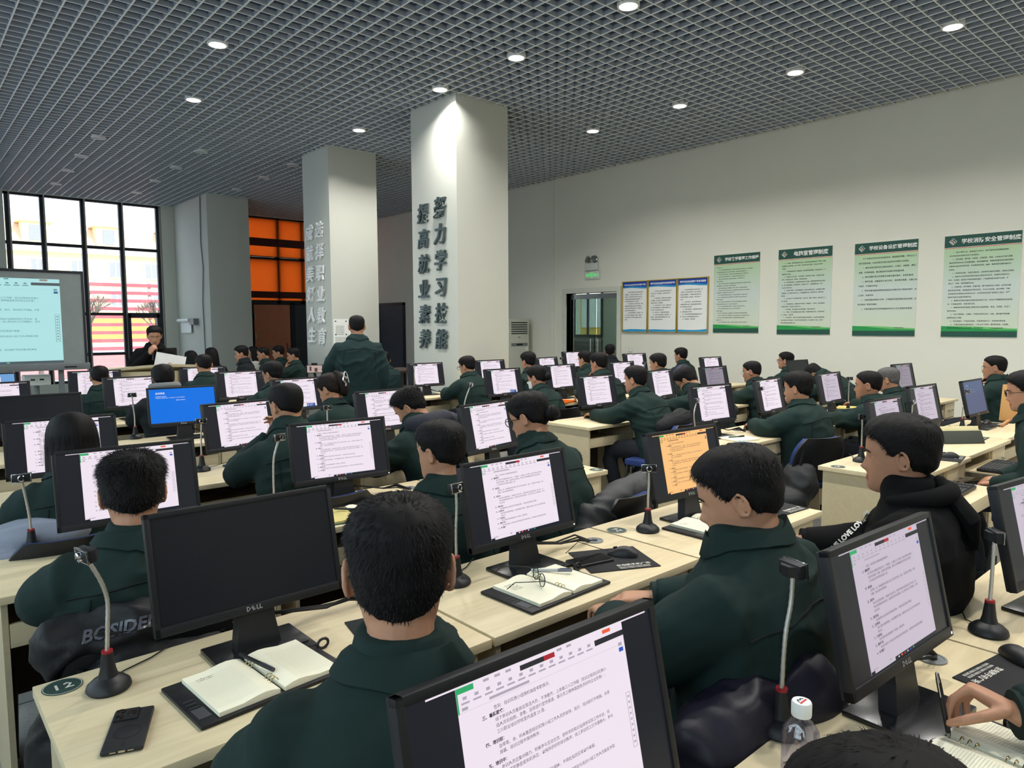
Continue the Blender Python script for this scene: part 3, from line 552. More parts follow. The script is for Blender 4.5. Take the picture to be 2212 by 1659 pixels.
def doc_page(mb, x0, x1, z0, z1, y, m):
    """document window; m: material slots (page, text, toolbar, tooltext, green, orange, blue, tag, red, task)"""
    w = x1 - x0; h = z1 - z0; e = w / .34 * .0003
    def q(a, b, c_, d, k, lay=1): mb.add([Vector((x0 + a * w, y - lay * e, z1 - d * h)), Vector((x0 + b * w, y - lay * e, z1 - d * h)), Vector((x0 + b * w, y - lay * e, z1 - c_ * h)), Vector((x0 + a * w, y - lay * e, z1 - c_ * h))], [(0, 1, 2, 3)], m[k])
    q(0, 1, 0, 1, 0, 0); q(0, .09, .0, .03, 4); q(0, .008, .03, .13, 4); q(.86, .915, .004, .026, 5); q(.34, .48, .012, .04, 7); q(.48, .545, .012, .04, 8)
    q(.80, 1.0, .045, .078, 7); q(.955, .98, .115, .135, 3); q(.955, .985, .145, .17, 6)
    for k in range(9): q(.14 + k * .06, .17 + k * .06, .004, .018, 3, 2) if k not in (3, 4, 5, 6) else None
    for k in range(13):
        q(.03 + k * .06, .05 + k * .06, .05, .066, 3, 2); q(.02 + k * .06, .062 + k * .06, .078, .088, 3, 2)
    q(.02, .05, .102, .118, 3, 2); q(.16, .38, .104, .118, 3, 2); q(.0, .95, .126, .128, 2)
    for (a, b, c_, d) in ((.955, .958, .42, .75), (.982, .985, .42, .75), (.955, .985, .42, .423), (.955, .985, .747, .75)): q(a, b, c_, d, 3)
    for k in range(9): q(.964, .976, .44 + k * .034, .452 + k * .034, 3)
    q(0, .93, .953, .955, 2); q(.03, .10, .962, .972, 3); q(.26, .29, .96, .975, 3)
    q(0, 1, .975, 1, 0); q(.34, 1, .972, 1.0, 9, 2); q(0, .05, .975, 1.0, 9, 2)
    for k in range(6): q(.38 + k * .045, .40 + k * .045, .98, .993, (0, 5, 8, 0, 6, 4)[k], 3)
    z = .155; s = w * .0182
    for L in DOC:
        if L is None: z += .0125; continue
        ind, bold, tx = L; ind = .175 if ind else .11
        mb.text(tx, T(x0 + ind * w, y - 2 * e, z1 - z * h - s * .8) @ TX, m[1], s, .03 if bold else .0, sx=1.0); z += .0315
def screen_mesh(kind):
    mb = MB(); y = -.0; x0, x1, z0, z1 = -.239, .239, .024, .290
    mats = [scr_off if kind == 'off' else scr_dark]
    mb.box((x0, y, z0), (x1, y + .004, z1), 0)
    if kind in ('doc', 'amber', 'dim', 'soft'):
        P_ = pg[kind]; mats += [P_, txd, tool, txg, pgreen, porange, pblue, pdark, pred, ptask]
        if kind == 'amber': mats[3] = emit('amber_toolbar', (226, 170, 108), 1); mats[4] = emit('amber_tooltext', (160, 116, 74), 1)
        if kind == 'dim': mats[3] = emit('dim_toolbar', (132, 126, 138), 1); mats[4] = emit('dim_tooltext', (104, 100, 108), 1); mats[6] = emit('dim_orange', (170, 90, 70), 1)
        w = x1 - x0; doc_page(mb, x0 + .16 * w, x0 + .855 * w, z0 + .004, z1 - .004, y - .0006, list(range(1, 11)))
        mb.box((x0 + .03, y - .0012, z1 - .004), (x1 - .01, y - .0006, z1 - .0018), 1)
    if kind in ('blue', 'dimblue'):
        bl = emit('blue_repair', (0, 112, 226), 1.0) if kind == 'blue' else emit('blue_repair_dim', (74, 92, 130), .95); wt = emit('blue_text', (225, 236, 250), .9) if kind == 'blue' else emit('blue_text_dim', (140, 152, 176), .9)
        mats += [bl, wt]; mb.box((x0 + .001, y - .0008, z0 + .001), (x1 - .001, y - .0004, z1 - .001), 1)
        mb.text('自动修复', T(x0 + .045, y - .0014, z1 - .04) @ TX, 2, .017, .02); mb.text('你的电脑未正确启动', T(x0 + .045, y - .0014, z1 - .062) @ TX, 2, .0085, .01)
        mb.text('按“重新启动”以重启你的电脑，这可以解决问题。你还可以按高级选项', T(x0 + .045, y - .0014, z1 - .073) @ TX, 2, .0068, .01)
        mb.text('重新启动', T(x0 + .19, y - .0014, z1 - .094) @ TX, 2, .008, .01); mb.text('高级选项', T(x0 + .225, y - .0014, z1 - .094) @ TX, 2, .008, .01)
    if kind == 'desktop':
        mats += [emit('desk_blue', (110, 160, 215), 1), pg['doc']]; mb.box((x0, y - .0008, z0), (x1, y - .0004, z1), 1); mb.box((x0, y - .0012, z0), (x0 + .36, y - .0009, z1 - .03), 2)
    return mb.mesh('screen', mats)
logo_m = mat('logo_silver', (190, 192, 196), .35, .5)
def monitor_meshes():
    d = {}
    mb = MB(); b = .0145
    mb.rbox((-MW / 2, -.004, 0), (-MW / 2 + b, .018, MH), .003).rbox((MW / 2 - b, -.004, 0), (MW / 2, .018, MH), .003).rbox((-MW / 2, -.004, MH - b), (MW / 2, .018, MH), .003).rbox((-MW / 2, -.004, 0), (MW / 2, .018, .0245), .003)
    mb.rbox((-MW / 2 + .001, .012, .001), (MW / 2 - .001, .026, MH - .001), .006); mb.loft([[Vector((sx * a_, .026, zz)) for sx, zz in ((-1, .02), (1, .02), (1, .2), (-1, .2))] if k == 0 else [Vector((sx * a_ * .8, .055, zz)) for sx, zz in ((-1, .04), (1, .04), (1, .17), (-1, .17))] for k, a_ in ((0, .16), (1, .16))], smooth=False)
    d['bezel'] = mb.mesh('bezel', blk)
    d['logo'] = MB().text('D', T(-.030, -.0047, .0075) @ TX, 0, .0165, .02).text('E', T(-.0105, -.0047, .0135) @ R(radians(-28), 'Y') @ TX @ T(-.0048, -.0056, 0), 0, .0155, .02).text('LL', T(-.003, -.0047, .0075) @ TX, 0, .0165, .02).mesh('logo', logo_m)
    d['led'] = MB().box((MW / 2 - .014, -.0048, .006), (MW / 2 - .008, -.0038, .012)).mesh('power_light', emit('led_white', (240, 244, 250), 1.0))
    d['neck'] = MB().loft([[Vector((x * a_, y0 + y * .02, z)) for x, y in ((-1, -1), (1, -1), (1, 1), (-1, 1))] for a_, y0, z in ((.062, .012, -.105), (.05, .022, -.03), (.046, .035, .05), (.05, .045, .10))], smooth=False).mesh('neck', blk)
    d['base'] = MB().rbox((-.125, -.10, -.106), (.125, .085, -.094), .004).mesh('base', mat('glossy_black_base', (22, 23, 26), .22, spec=.5))
    return d
_mm = monitor_meshes(); _sc = {}
def monitor(x, y, z, yaw, kind, label, cable=None):
    t = thing('monitor', label, 'monitor', (x, y, .858), radians(yaw), 'flat desktop monitors in the rows')
    if kind not in _sc: _sc[kind] = screen_mesh(kind)
    for n, me in (('bezel', _mm['bezel']), ('screen', _sc[kind])):
        o = link(n, me, t); o.rotation_euler = (-TILT, 0, 0)
        if n == 'bezel':
            link('logo', _mm['logo'], o)
            if kind != 'off': link('power_light', _mm['led'], o)
    if 'masked' in label or 'claw clip' in label:
        o = MB().qy(.065, .150, .030, .062, -.0022, 0).qy(.072, .084, .040, .054, -.0024, 1).qy(.092, .135, .050, .054, -.0024, 1).qy(.092, .125, .040, .043, -.0024, 1).obj('popup_window', [emit('popup_blue', (28, 70, 150), 1.0), emit('popup_white', (225, 230, 240), .9)], t); o.rotation_euler = (-TILT, 0, 0)
    link('neck', _mm['neck'], t); link('base', _mm['base'], t)
    if cable:
        mb = MB(); rnd = random.Random(int(x * 100)); gx, gy = cable
        for k in range(4):
            o1 = rnd.uniform(-.015, .015); mb.tube([(.02 + o1, .05, .03), (.06 + o1, .06, -.04), (.12 + gx * .3, .06 + gy * .4 + o1, -.085), (gx * .75, gy * .8 + o1, -.08 + k * .006), (gx, gy, -.11)], .0035, 6)
        mb.obj('cable', blk2, t)
    return t
# ---- webcam
red_m = mat('red_ring', (150, 26, 34), .4)
def webcam(x, y, pts, yaw, pitch, label, brz=0, z=.752):
    """pts: neck points relative to base; head orientation yaw (0 = lens to -y), pitch up"""
    t = thing('webcam', label, 'webcam', (x, y, z), 0, 'gooseneck webcams standing on the desks')
    MB().lathe([(.001, 0), (.046, 0), (.05, .006), (.047, .016), (.036, .026), (.022, .034), (.0175, .05), (.013, .085), (.012, .093), (.001, .093)], 24, 0).obj('base', blk, t)
    MB().lathe([(.001, .091), (.0125, .091), (.0125, .097), (.001, .097)], 18).obj('ring', red_m, t)
    P_ = [Vector((0, 0, .095))] + [Vector(p) for p in pts]; Q = []
    for i in range(len(P_) - 1):
        for k in range(8):
            a = P_[max(i - 1, 0)]; b = P_[i]; c_ = P_[i + 1]; d = P_[min(i + 2, len(P_) - 1)]; u = k / 8
            Q.append(.5 * ((2 * b) + (c_ - a) * u + (2 * a - 5 * b + 4 * c_ - d) * u * u + (-a + 3 * b - 3 * c_ + d) * u ** 3))
    Q.append(P_[-1]); L_ = []; Rr = []
    for i, p in enumerate(Q): L_.append(p); Rr.append(.0047 if i % 2 else .0053)
    MB().tube(L_, Rr, 10).obj('gooseneck', mat('gooseneck_steel', (196, 192, 184), .32, .9, bump=.25, bscale=700), t)
    Mh = T(*P_[-1]) @ R(yaw, 'Z') @ R(-pitch, 'X') @ T(0, 0, .014) @ Matrix.Scale(.84, 4)
    h = MB().rbox((-.036, -.012, -.019), (.036, .012, .019), .005, 0, Mh); h.loft([[Mh @ Vector((x_, y_, z_)) for x_, z_ in ((-s_, -.014), (s_, -.014), (s_, .014), (-s_, .014))] for s_, y_ in ((.028, .011), (.012, .026))], 0); ho = h.obj('camera_head', blk, t)
    rim = MB()
    for lo, hi in (((-.038, -.014, .0165), (.038, -.009, .0205)), ((-.038, -.014, -.0205), (.038, -.009, -.0165)), ((-.038, -.014, -.02), (-.034, -.009, .02)), ((.034, -.014, -.02), (.038, -.009, .02))): rim.rbox(lo, hi, .0015, 0, Mh)
    rim.obj('rim', chrome, ho)
    l = MB().lathe([(.0145, 0), (.0145, .012), (.011, .014), (.0085, .006), (.001, .005)], 20, 0, Mh @ T(0, -.012, 0) @ R(pi / 2, 'X')); lo_ = l.obj('lens', chrome, ho)
    MB().lathe([(.001, .0062), (.0083, .0062), (.0083, .0068), (.001, .0072)], 16, 0, Mh @ T(0, -.012, 0) @ R(pi / 2, 'X')).obj('glass', blk, lo_)
    MB().tube([(.02, .035, .01), (.05, .07, .004), (.12, .10, .004), (.2, .16, .004)], .002, 5).obj('cable', blk2, t)
    return t
# ---- chair
chair_blue = mat('chair_blue_fabric', (32, 52, 104), .9, var=.1, vscale=40, bump=.1, bscale=300)
def chair_proto():
    t = thing('office_chair', 'x', 'chair')
    MB().rbox((-.22, -.2, .43), (.22, .22, .485), .02, 0, None, 3).obj('seat', chair_blue, t)
    def pad(y0, th, z0, z1, hw, m, n):
        rings = []
        for k in range(9):
            u = k / 8; z = z0 + (z1 - z0) * u; f = hw * (1 - .32 * max(0, (u - .55) / .45) ** 2.2 - .15 * max(0, (.25 - u) / .25) ** 2); yc = y0 - .09 * u; row = []
            for j in range(13):
                v = -1 + j / 6; row.append(Vector((v * f, yc + .045 * v * v + 0, z)))
            rings.append(row)
        mb = MB(); fr = rings; n_ = 13
        vs = [p for r in fr for p in r] + [p + Vector((0, -th, 0)) for r in fr for p in r]; o = 9 * n_; fs = []
        for i in range(8):
            for j in range(12): a = i * n_ + j; fs += [(a, a + n_, a + n_ + 1, a + 1), (o + a, o + a + 1, o + a + n_ + 1, o + a + n_)]
        for j in range(12): fs += [(j, j + 1, o + j + 1, o + j), (8 * n_ + j + 1, 8 * n_ + j, o + 8 * n_ + j, o + 8 * n_ + j + 1)]
        for i in range(8): a = i * n_; b = a + 12; fs += [(a, o + a, o + a + n_, a + n_), (b + n_, o + b + n_, o + b, b)]
        mb.add(vs, fs, 0, True); return mb.obj(n, m, t, 60)
    pad(-.17, .035, .49, .80, .225, chair_blue, 'backrest'); pad(-.205, .016, .48, .806, .232, blk, 'back_shell')
    for s_ in (-1, 1):
        MB().tube([(s_ * .20, .2, .43), (s_ * .215, .19, .40), (s_ * .225, .24, .02), (s_ * .225, .245, .0)], .013, 8).obj('leg', blk, t)
        MB().tube([(s_ * .18, -.25, .72), (s_ * .19, -.22, .55), (s_ * .20, -.19, .42), (s_ * .225, -.27, .02), (s_ * .225, -.275, 0)], .013, 8).obj('leg', blk, t)
    MB().tube([(-.2, -.19, .42), (.2, -.19, .42)], .01).obj('crossbar', blk, t); MB().tube([(-.2, .19, .42), (.2, .19, .42)], .01).obj('crossbar', blk, t)
    return t
# ---- small things
paper = mat('cream_paper', (236, 232, 208), .8, var=.02); leather = mat('black_leather', (22, 22, 25), .5, bump=.1, bscale=200); rule_m = mat('page_rule_grey', (190, 190, 172), .9); handw = mat('handwriting', (60, 60, 66), .8); brass = mat('brass_ring', (170, 150, 96), .25, 1)
def ring_binder(x, y, rz, label, w=.30, d=.215, card=True, lines=3, z=.753):
    t = thing('ring_binder_notebook', label, 'notebook', (x, y, z), rz, 'open ring binder notebooks')
    MB().rbox((-w / 2 - .045, -d / 2 - .012, 0), (w / 2 + .03, d / 2 + .012, .009), .004).obj('cover', leather, t)
    for s_ in (-1, 1):
        rows = []
        for k in range(9):
            u = k / 8; xx = s_ * (.006 + u * (w / 2 - .006)); zz = .016 + .010 * sin(pi * min(1, u * 1.6)) * (1 - u) + .003; rows.append((xx, zz))
        mb = MB(); vs = [Vector((a, -d / 2, b)) for a, b in rows] + [Vector((a, d / 2, b)) for a, b in rows] + [Vector((a, -d / 2, .009)) for a, b in rows] + [Vector((a, d / 2, .009)) for a, b in rows]
        fs = []
        for k in range(8): fs += [(k, k + 1, 10 + k, 9 + k)[::s_], (18 + k, 27 + k, 28 + k, 19 + k)[::s_], (k, 18 + k, 19 + k, k + 1)[::s_], (9 + k, 10 + k, 28 + k, 27 + k)[::s_]]
        fs += [(8, 26, 35, 17)[::s_], (0, 9, 27, 18)[::s_]]
        mb.add(vs, fs, 0, False)
        for k in range(20):
            yy = -d / 2 + .022 + k * (d - .05) / 20; a, b = rows[2], rows[7]
            for q in range(2, 8):
                a, b = rows[q], rows[q + 1] if q < 8 else rows[q]; mb.add([Vector((a[0], yy, a[1] + .0006)), Vector((b[0], yy, b[1] + .0006)), Vector((b[0], yy + .0007, b[1] + .0006)), Vector((a[0], yy + .0007, a[1] + .0006))], [(0, 1, 2, 3)[::s_]], 1)
        if s_ < 0:
            rnd = random.Random(int(x * 90)); 
            for k in range(lines):
                yy = d / 2 - .035 - k * .009; xx = -w / 2 + .02
                while xx < -w / 2 + (.11 if k < 2 else .06):
                    l = rnd.uniform(.002, .006); q = [Vector((xx, yy + rnd.uniform(-.002, .002), .0198)), Vector((xx + l, yy + rnd.uniform(-.002, .002), .0198))]; mb.tube(q, .0005, 4, 2); xx += l + rnd.uniform(.0005, .003)
        mb.obj('page', [paper, rule_m, handw], t)
    for g in (-1, 1):
        for k in range(3):
            yy = g * d * .24 + (k - 1) * .014; mb = MB(); mb.tube([(.012 * cos(a), yy, .012 + .017 * sin(a)) for a in [pi * j / 10 for j in range(11)]], .0012, 6); mb.obj('ring', brass, t)
    mb = MB().rbox((w / 2 - .0, d / 2 - .02, .002), (w / 2 + .03, d / 2 + .0, .016), .005)
    for j in range(12):
        pass
    mb.tube([(w / 2 + .045 + .016 * cos(a), d * .2, .014 + .013 * sin(a)) for a in [2 * pi * j / 12 for j in range(13)]], .004, 6); mb.obj('pen_loop', leather, t)
    if card:
        cb = MB()
        for k in range(3): cb.box((-w / 2 - .035, -.03 + k * .018, .009), (-w / 2 - .012, -.027 + k * .018, .0105))
        cb.box((-w / 2 - .036, -d / 2 + .02, .009), (-w / 2 - .008, -d / 2 + .07, .0102)); cb.obj('card_slot', mat('grey_leather', (60, 62, 66), .5), t)
    return t
def pen(x, y, z, rz, label, body, tip, tilt=.0, l=.14):
    t = thing('pen', label, 'pen', (x, y, z), rz)
    a = MB().tube([(-l * .5, 0, 0), (l * .15, 0, tilt * .65 * l)], .005, 10).obj('barrel', body, t)
    MB().tube([(l * .15, 0, tilt * .65 * l), (l * .5, 0, tilt * l)], .0056, 10).obj('cap', tip, t); MB().tube([(l * .2, 0, tilt * .7 * l + .0065), (l * .48, 0, tilt * l + .0065)], .0012, 5).obj('clip', chrome, t)
    return t
pad_m = mat('mousepad_black', (24, 25, 27), .85); pad_t = mat('mousepad_print', (200, 198, 190), .7)
def mousepad(x, y, rz, label, w=.25, d=.21):
    t = thing('mouse_pad', label, 'mouse pad', (x, y, .7525), rz, 'black mouse pads with shop print')
    MB().rbox((-w / 2, -d / 2, 0), (w / 2, d / 2, .003), .0012).obj('mat', pad_m, t)
    mb = MB(); mb.text('京电脑手机广场', T(-.02, -d / 2 + .035, .0034), 0, .019, .015)
    for k in range(2): mb.text('电脑批发 手机维修 打印耗材 监控安装', T(-.02, -d / 2 + .02 - k * .011, .0034), 0, .0085, .01, sx=.85)
    mb.obj('print', pad_t, t); return t
def mouse_proto():
    t = thing('computer_mouse', 'x', 'mouse'); rings = []
    for k in range(13):
        u = k / 12; y = -.055 + .11 * u; hw = .031 * (sin(pi * (.06 + .88 * u)) ** .42) * (1 - .12 * u); hh = .036 * (sin(pi * (.05 + .85 * u ** 1.25)) ** .7)
        rings.append([Vector((hw * cos(a) * (1 if sin(a) > 0 else .95), -y, max(0.0, hh * max(0, sin(a))) + .001)) for a in [2 * pi * j / 20 for j in range(20)]])
    MB().loft(rings).obj('shell', blk, t); MB().tube([(0, .022, .03), (0, .036, .0265)], .0035, 8).obj('wheel', blk2, t)
    MB().tube([(0, .055, .012), (-.01, .09, .02), (-.05, .16, .05), (-.08, .2, .01)], .0016, 5).obj('cable', blk2, t); return t
key_m = mat('key_dark_grey', (40, 41, 43), .6)
def keyboard_proto():
    t = thing('keyboard', 'x', 'keyboard'); MB().rbox((-.22, -.075, 0), (.22, .075, .018), .005).obj('case', blk, t); mb = MB()
    for r in range(6):
        for c in range(21):
            if c in (14, 18) : continue
            mb.box((-.209 + c * .0199, -.066 + r * .021, .018), (-.209 + c * .0199 + .0172, -.066 + r * .021 + .0175, .0235))
    kk = mb.obj('keys', key_m, t); kk['kind'] = 'stuff'; return t
def phone(x, y, z, rz, label, face_up):
    t = thing('mobile_phone', label, 'phone', (x, y, z), rz); MB().rbox((-.04, -.083, 0), (.04, .083, .0115), .0055, 0, None, 3).obj('case', mat('phone_case_black', (34, 34, 36), .5), t)
    if face_up: MB().box((-.035, -.078, .0114), (.035, .078, .0121)).obj('screen', mat('phone_glass', (12, 13, 16), .08, spec=.6), t); 
    else:
        c_ = MB().rbox((-.036, .03, .0105), (.012, .078, .0155), .004).obj('camera_bump', blk2, t); l = MB()
        for p in ((-.024, .066), (-.024, .042), (-.001, .054)): l.lathe([(.001, .017), (.0085, .017), (.0095, .0145), (.0095, .012)], 18, 0, T(p[0], p[1], 0))
        l.obj('lens', mat('lens_black', (10, 12, 16), .1), c_)
        rg = MB(); n = 36; vs = [Vector((r_ * cos(2 * pi * k / n), -.018 + r_ * sin(2 * pi * k / n), .0119)) for r_ in (.0235, .0265) for k in range(n)]; rg.add(vs, [(k, (k + 1) % n, n + (k + 1) % n, n + k) for k in range(n)]); rg.box((-.003, -.07, .0115), (.003, -.05, .0119)); rg.obj('charging_ring', mat('ring_grey', (22, 22, 23), .6), t)
        MB().box((-.006, -.0838, .004), (.006, -.083, .008)).box((-.022, -.0838, .005), (-.011, -.083, .007)).box((.011, -.0838, .005), (.022, -.083, .007)).obj('port', mat('port_metal', (190, 180, 160), .3, .8), t)
    return t
def eyeglasses_part(parent, M, m=None, lens_r=.023, name='eyeglasses', rim=.0016):
    m = m or blk; mb = MB()
    for s_ in (-1, 1):
        mb.tube([M @ Vector((s_ * .034 + lens_r * 1.12 * cos(a), 0, lens_r * .82 * sin(a))) for a in [2 * pi * k / 20 for k in range(21)]], rim, 6)
        mb.tube([M @ Vector((s_ * (.034 + lens_r * 1.1), 0, .006)), M @ Vector((s_ * .071, .012, .008)), M @ Vector((s_ * .076, .06, .006)), M @ Vector((s_ * .078, .105, .003)), M @ Vector((s_ * .077, .128, -.02))], rim * .9, 6)
    mb.tube([M @ Vector((-.009, 0, .006)), M @ Vector((0, -.003, .009)), M @ Vector((.009, 0, .006))], rim, 6)
    return mb.obj(name, m, parent)
# ================================================================== ORGANIC SURFACES
class Req: pass
_Q = []
def remesh(mb, voxel, smooth=4, factor=.5):
    r = Req(); me = mb.mesh('surface', [], 0); o = bpy.data.objects.new('surface', me); COL.objects.link(o)
    m = o.modifiers.new('r', 'REMESH'); m.mode = 'VOXEL'; m.voxel_size = voxel; m.use_smooth_shade = True
    if smooth: k = o.modifiers.new('s', 'SMOOTH'); k.iterations = smooth; k.factor = factor
    r.o = o; r.mesh = None; _Q.append(r); return r
def flush():
    dg = bpy.context.evaluated_depsgraph_get()
    for r in _Q: r.mesh = bpy.data.meshes.new_from_object(r.o.evaluated_get(dg))
    for r in _Q:
        d = r.o.data; bpy.data.objects.remove(r.o); bpy.data.meshes.remove(d)
    _Q.clear()
def rumple(me, amp, freq, seed=0, fold=0, ffreq=(4, 4, 14)):
    me.update(); n = len(me.vertices); co = np.empty(n * 3); me.vertices.foreach_get('co', co); co = co.reshape(-1, 3)
    no = np.empty(n * 3); me.vertices.foreach_get('normal', no); no = no.reshape(-1, 3); off = Vector((seed * 3.1, seed * 1.7, seed * .9))
    d = np.empty(n)
    for i in range(n):
        p = Vector(co[i]); v = noise.noise(p * freq + off) * amp
        if fold:
            w = noise.noise(p * 2.2 + off * 2); q = Vector((p.x * ffreq[0], p.y * ffreq[1], p.z * ffreq[2])) + Vector((w, w, w)) * 2.2
            a = 1 - abs(noise.noise(q + off)) * 2.4; v += fold * max(0, a) * max(0, min(1, .55 + 1.6 * noise.noise(p * 3.1 - off)))
        d[i] = v
    me.vertices.foreach_set('co', (co + no * d[:, None]).ravel()); me.update()
def join_mb(me, mb, mi_base):
    """append builder geometry to an existing mesh datablock as extra islands"""
    bm = bmesh.new(); bm.from_mesh(me); vs = [bm.verts.new(v) for v in mb.v]
    for f, m, s in zip(mb.f, mb.mi, mb.sm):
        try: q = bm.faces.new([vs[i] for i in f]); q.material_index = m + mi_base; q.smooth = s
        except ValueError: pass
    bm.to_mesh(me); bm.free(); me.update()

# ================================================================== PEOPLE
HU = [0, .03, .09, .16, .25, .34, .42, .50, .58, .66, .74, .82, .89, .945, .98, 1.0]
HWID = [.018, .038, .050, .057, .0625, .067, .070, .0725, .0745, .0755, .075, .0715, .063, .050, .032, .004]
HFR = [.066, .082, .090, .0915, .0905, .0895, .089, .090, .0945, .0955, .0935, .086, .073, .056, .034, .004]
HBK = [-.02, .0, .030, .052, .071, .083, .091, .0965, .100, .102, .1005, .095, .083, .065, .040, .004]
HH = .235
def head_pt(th, u, face=True):
    w = interp(u, HU, HWID); f = interp(u, HU, HFR); b = interp(u, HU, HBK); c = cos(th); s = sin(th)
    cc = (abs(c) ** .92) * (1 if c > 0 else -1); ss = (abs(s) ** .92) * (1 if s > 0 else -1)
    x = w * ss; y = (f if c > 0 else b) * cc
    if face and c > 0:
        g = lambda a, u0, sa, su: exp(-((th - a) / sa) ** 2 - ((u - u0) / su) ** 2)
        t = th if th <= pi else th - 2 * pi
        G = lambda a, u0, sa, su: exp(-((abs(t) - a) / sa) ** 2 - ((u - u0) / su) ** 2)
        y += .021 * G(0, .345, .15, .05) + .011 * G(0, .43, .11, .07) + .004 * G(.17, .33, .1, .03)      # nose
        y += .0035 * G(.28, .575, .3, .035) - .0075 * G(.40, .50, .17, .045)                              # brow, sockets
        y += .0055 * G(0, .215, .26, .022) + .005 * G(0, .175, .22, .02) - .003 * G(0, .195, .3, .008)    # lips
        y += .004 * G(0, .075, .25, .05); x += (.003 * G(.75, .40, .25, .07)) * (1 if s > 0 else -1)
    return Vector((x, y, u * HH - HH / 2))
def head_loft(mb, M, nu=30, nt=36):
    rings = []
    for i in range(nu):
        u = .004 + .992 * (i / (nu - 1)); rings.append([M @ head_pt(2 * pi * j / nt, u) for j in range(nt)])
    mb.loft(rings)
def ears(mb, M, out=.35, n=10):
    for s_ in (-1, 1):
        E = M @ T(s_ * .0735, -.008, -.004) @ R(s_ * out, 'Z') @ R(-.18, 'X') @ Matrix.Scale(.9, 4)
        rim = [Vector((s_ * (.010 + .004 * sin(a)), -.004 + .0175 * cos(a), .004 + .030 * sin(a) - .004 * (1 if sin(a) < -.5 else 0))) for a in [2 * pi * k / n for k in range(n + 1)]]
        mb.tube([E @ p for p in rim], .0052, 6); mb.ball(E @ Vector((s_ * .004, -.003, .004)), (.0050, .0135, .023), 0, 10, E.to_3x3().to_4x4())
        mb.ball(E @ Vector((s_ * .004, .008, -.022)), (.007, .008, .010), 0, 8)
def hand(mb, Wp, d, n, side, curl=(.35, .45, .35), spread=.10, tcurl=.3, k=1.0, pinch=False):
    d = d.normalized(); n = (n - d * n.dot(d)).normalized(); l = d.cross(n) * side; rings = []
    for u, hw, hh in ((-.03, .026, .022), (0, .028, .020), (.03, .036, .018), (.06, .041, .016), (.082, .040, .0135), (.092, .036, .010)):
        rings.append([Wp + d * u * k + (l * hw * cos(a) + n * hh * sin(a)) * k for a in [2 * pi * j / 14 for j in range(14)]])
    mb.loft(rings)
    for f in range(4):
        p = Wp + (d * (.084 - (.0, -.003, .0, .008)[f]) + l * (.0300 - .0200 * f)) * k; L_ = ((.040, .026, .020), (.044, .029, .021), (.041, .027, .020), (.032, .020, .018))[f]; ang = 0; pts = [p - d * .02 * k, p]; rr = [.0100 * k, .0098 * k]
        dd = (d + l * spread * (1.5 - f) * .5).normalized()
        for s_ in range(3):
            ang += curl[s_] * (1 + .08 * f); v = dd * cos(ang) + n * sin(ang); p = p + v * L_[s_] * k; pts.append(p); rr.append((.0088, .0080, .0066)[s_] * k)
        mb.tube(pts, rr, 8, round_end=True)
        if f == 0: itip = p
    p = Wp + (d * .018 + l * .026 + n * .004) * k; v = (d * .62 + l * .68 + n * tcurl).normalized(); q = p + v * .042 * k; v2 = (d * .85 + l * .25 + n * (tcurl + .35)).normalized(); q2 = q + v2 * .030 * k; q3 = q2 + (v2 + n * .2).normalized() * .026 * k
    if pinch:
        q3 = itip + l * .017 * k - d * .006; q = p.lerp(q3, .42) + l * .016 * k; q2 = p.lerp(q3, .74) + l * .011 * k
    mb.tube([p, q, q2, q3], [.0135 * k, .0115 * k, .0102 * k, .0078 * k], 8, round_end=True)
    return itip, l

skin_m = mat('skin', (180, 132, 104), .5, var=.05, vscale=25, bump=.04, bscale=180, spec=.35); skin_d = mat('skin_tan', (166, 120, 94), .5, var=.05, vscale=25, spec=.35)
lip_m = mat('lips', (150, 88, 78), .5); eye_w = mat('eye_white', (190, 186, 180), .25); eye_d = mat('eye_dark', (22, 16, 14), .2)
hair_m = mat('black_hair', (17, 15, 16), .62, var=.3, vscale=40, spec=.16, stretch=(1, 1, .3)); hair_g = mat('grey_hair', (84, 82, 80), .6, var=.5, vscale=90, spec=.3); hair_b = mat('brown_hair', (30, 22, 19), .6, var=.3, vscale=40, spec=.16)
jk = {'green': mat('green_work_jacket', (25, 43, 40), .85, var=.06, vscale=5, bump=.55, bscale=11, spec=.2), 'teal': mat('teal_work_jacket', (25, 45, 46), .85, var=.06, vscale=5, bump=.55, bscale=11, spec=.2), 'dark': mat('dark_navy_jacket', (24, 28, 32), .85, var=.06, spec=.2), 'black': mat('black_hoodie', (17, 17, 18), .95, var=.08, bump=.15, bscale=600, spec=.15), 'white': mat('white_coat', (186, 184, 178), .85), 'navy': mat('dark_blue_jacket', (24, 40, 50), .85, var=.06, spec=.2)}
seam_m = mat('seam_dark', (10, 19, 18), .9); trous_m = mat('dark_trousers', (22, 26, 34), .9, var=.08, bump=.1, bscale=300); shoe_m = mat('black_shoe', (16, 16, 17), .5); hood_m = mat('dark_padded_hood', (34, 36, 46), .8, var=.08)
JS = [(-.16, .205, .150), (-.06, .208, .150), (.12, .200, .142), (.34, .200, .140), (.55, .213, .146), (.72, .208, .142), (.81, .192, .126), (.88, .152, .106), (.94, .108, .088), (1.0, .082, .074), (1.06, .068, .066)]
PEOPLE = []
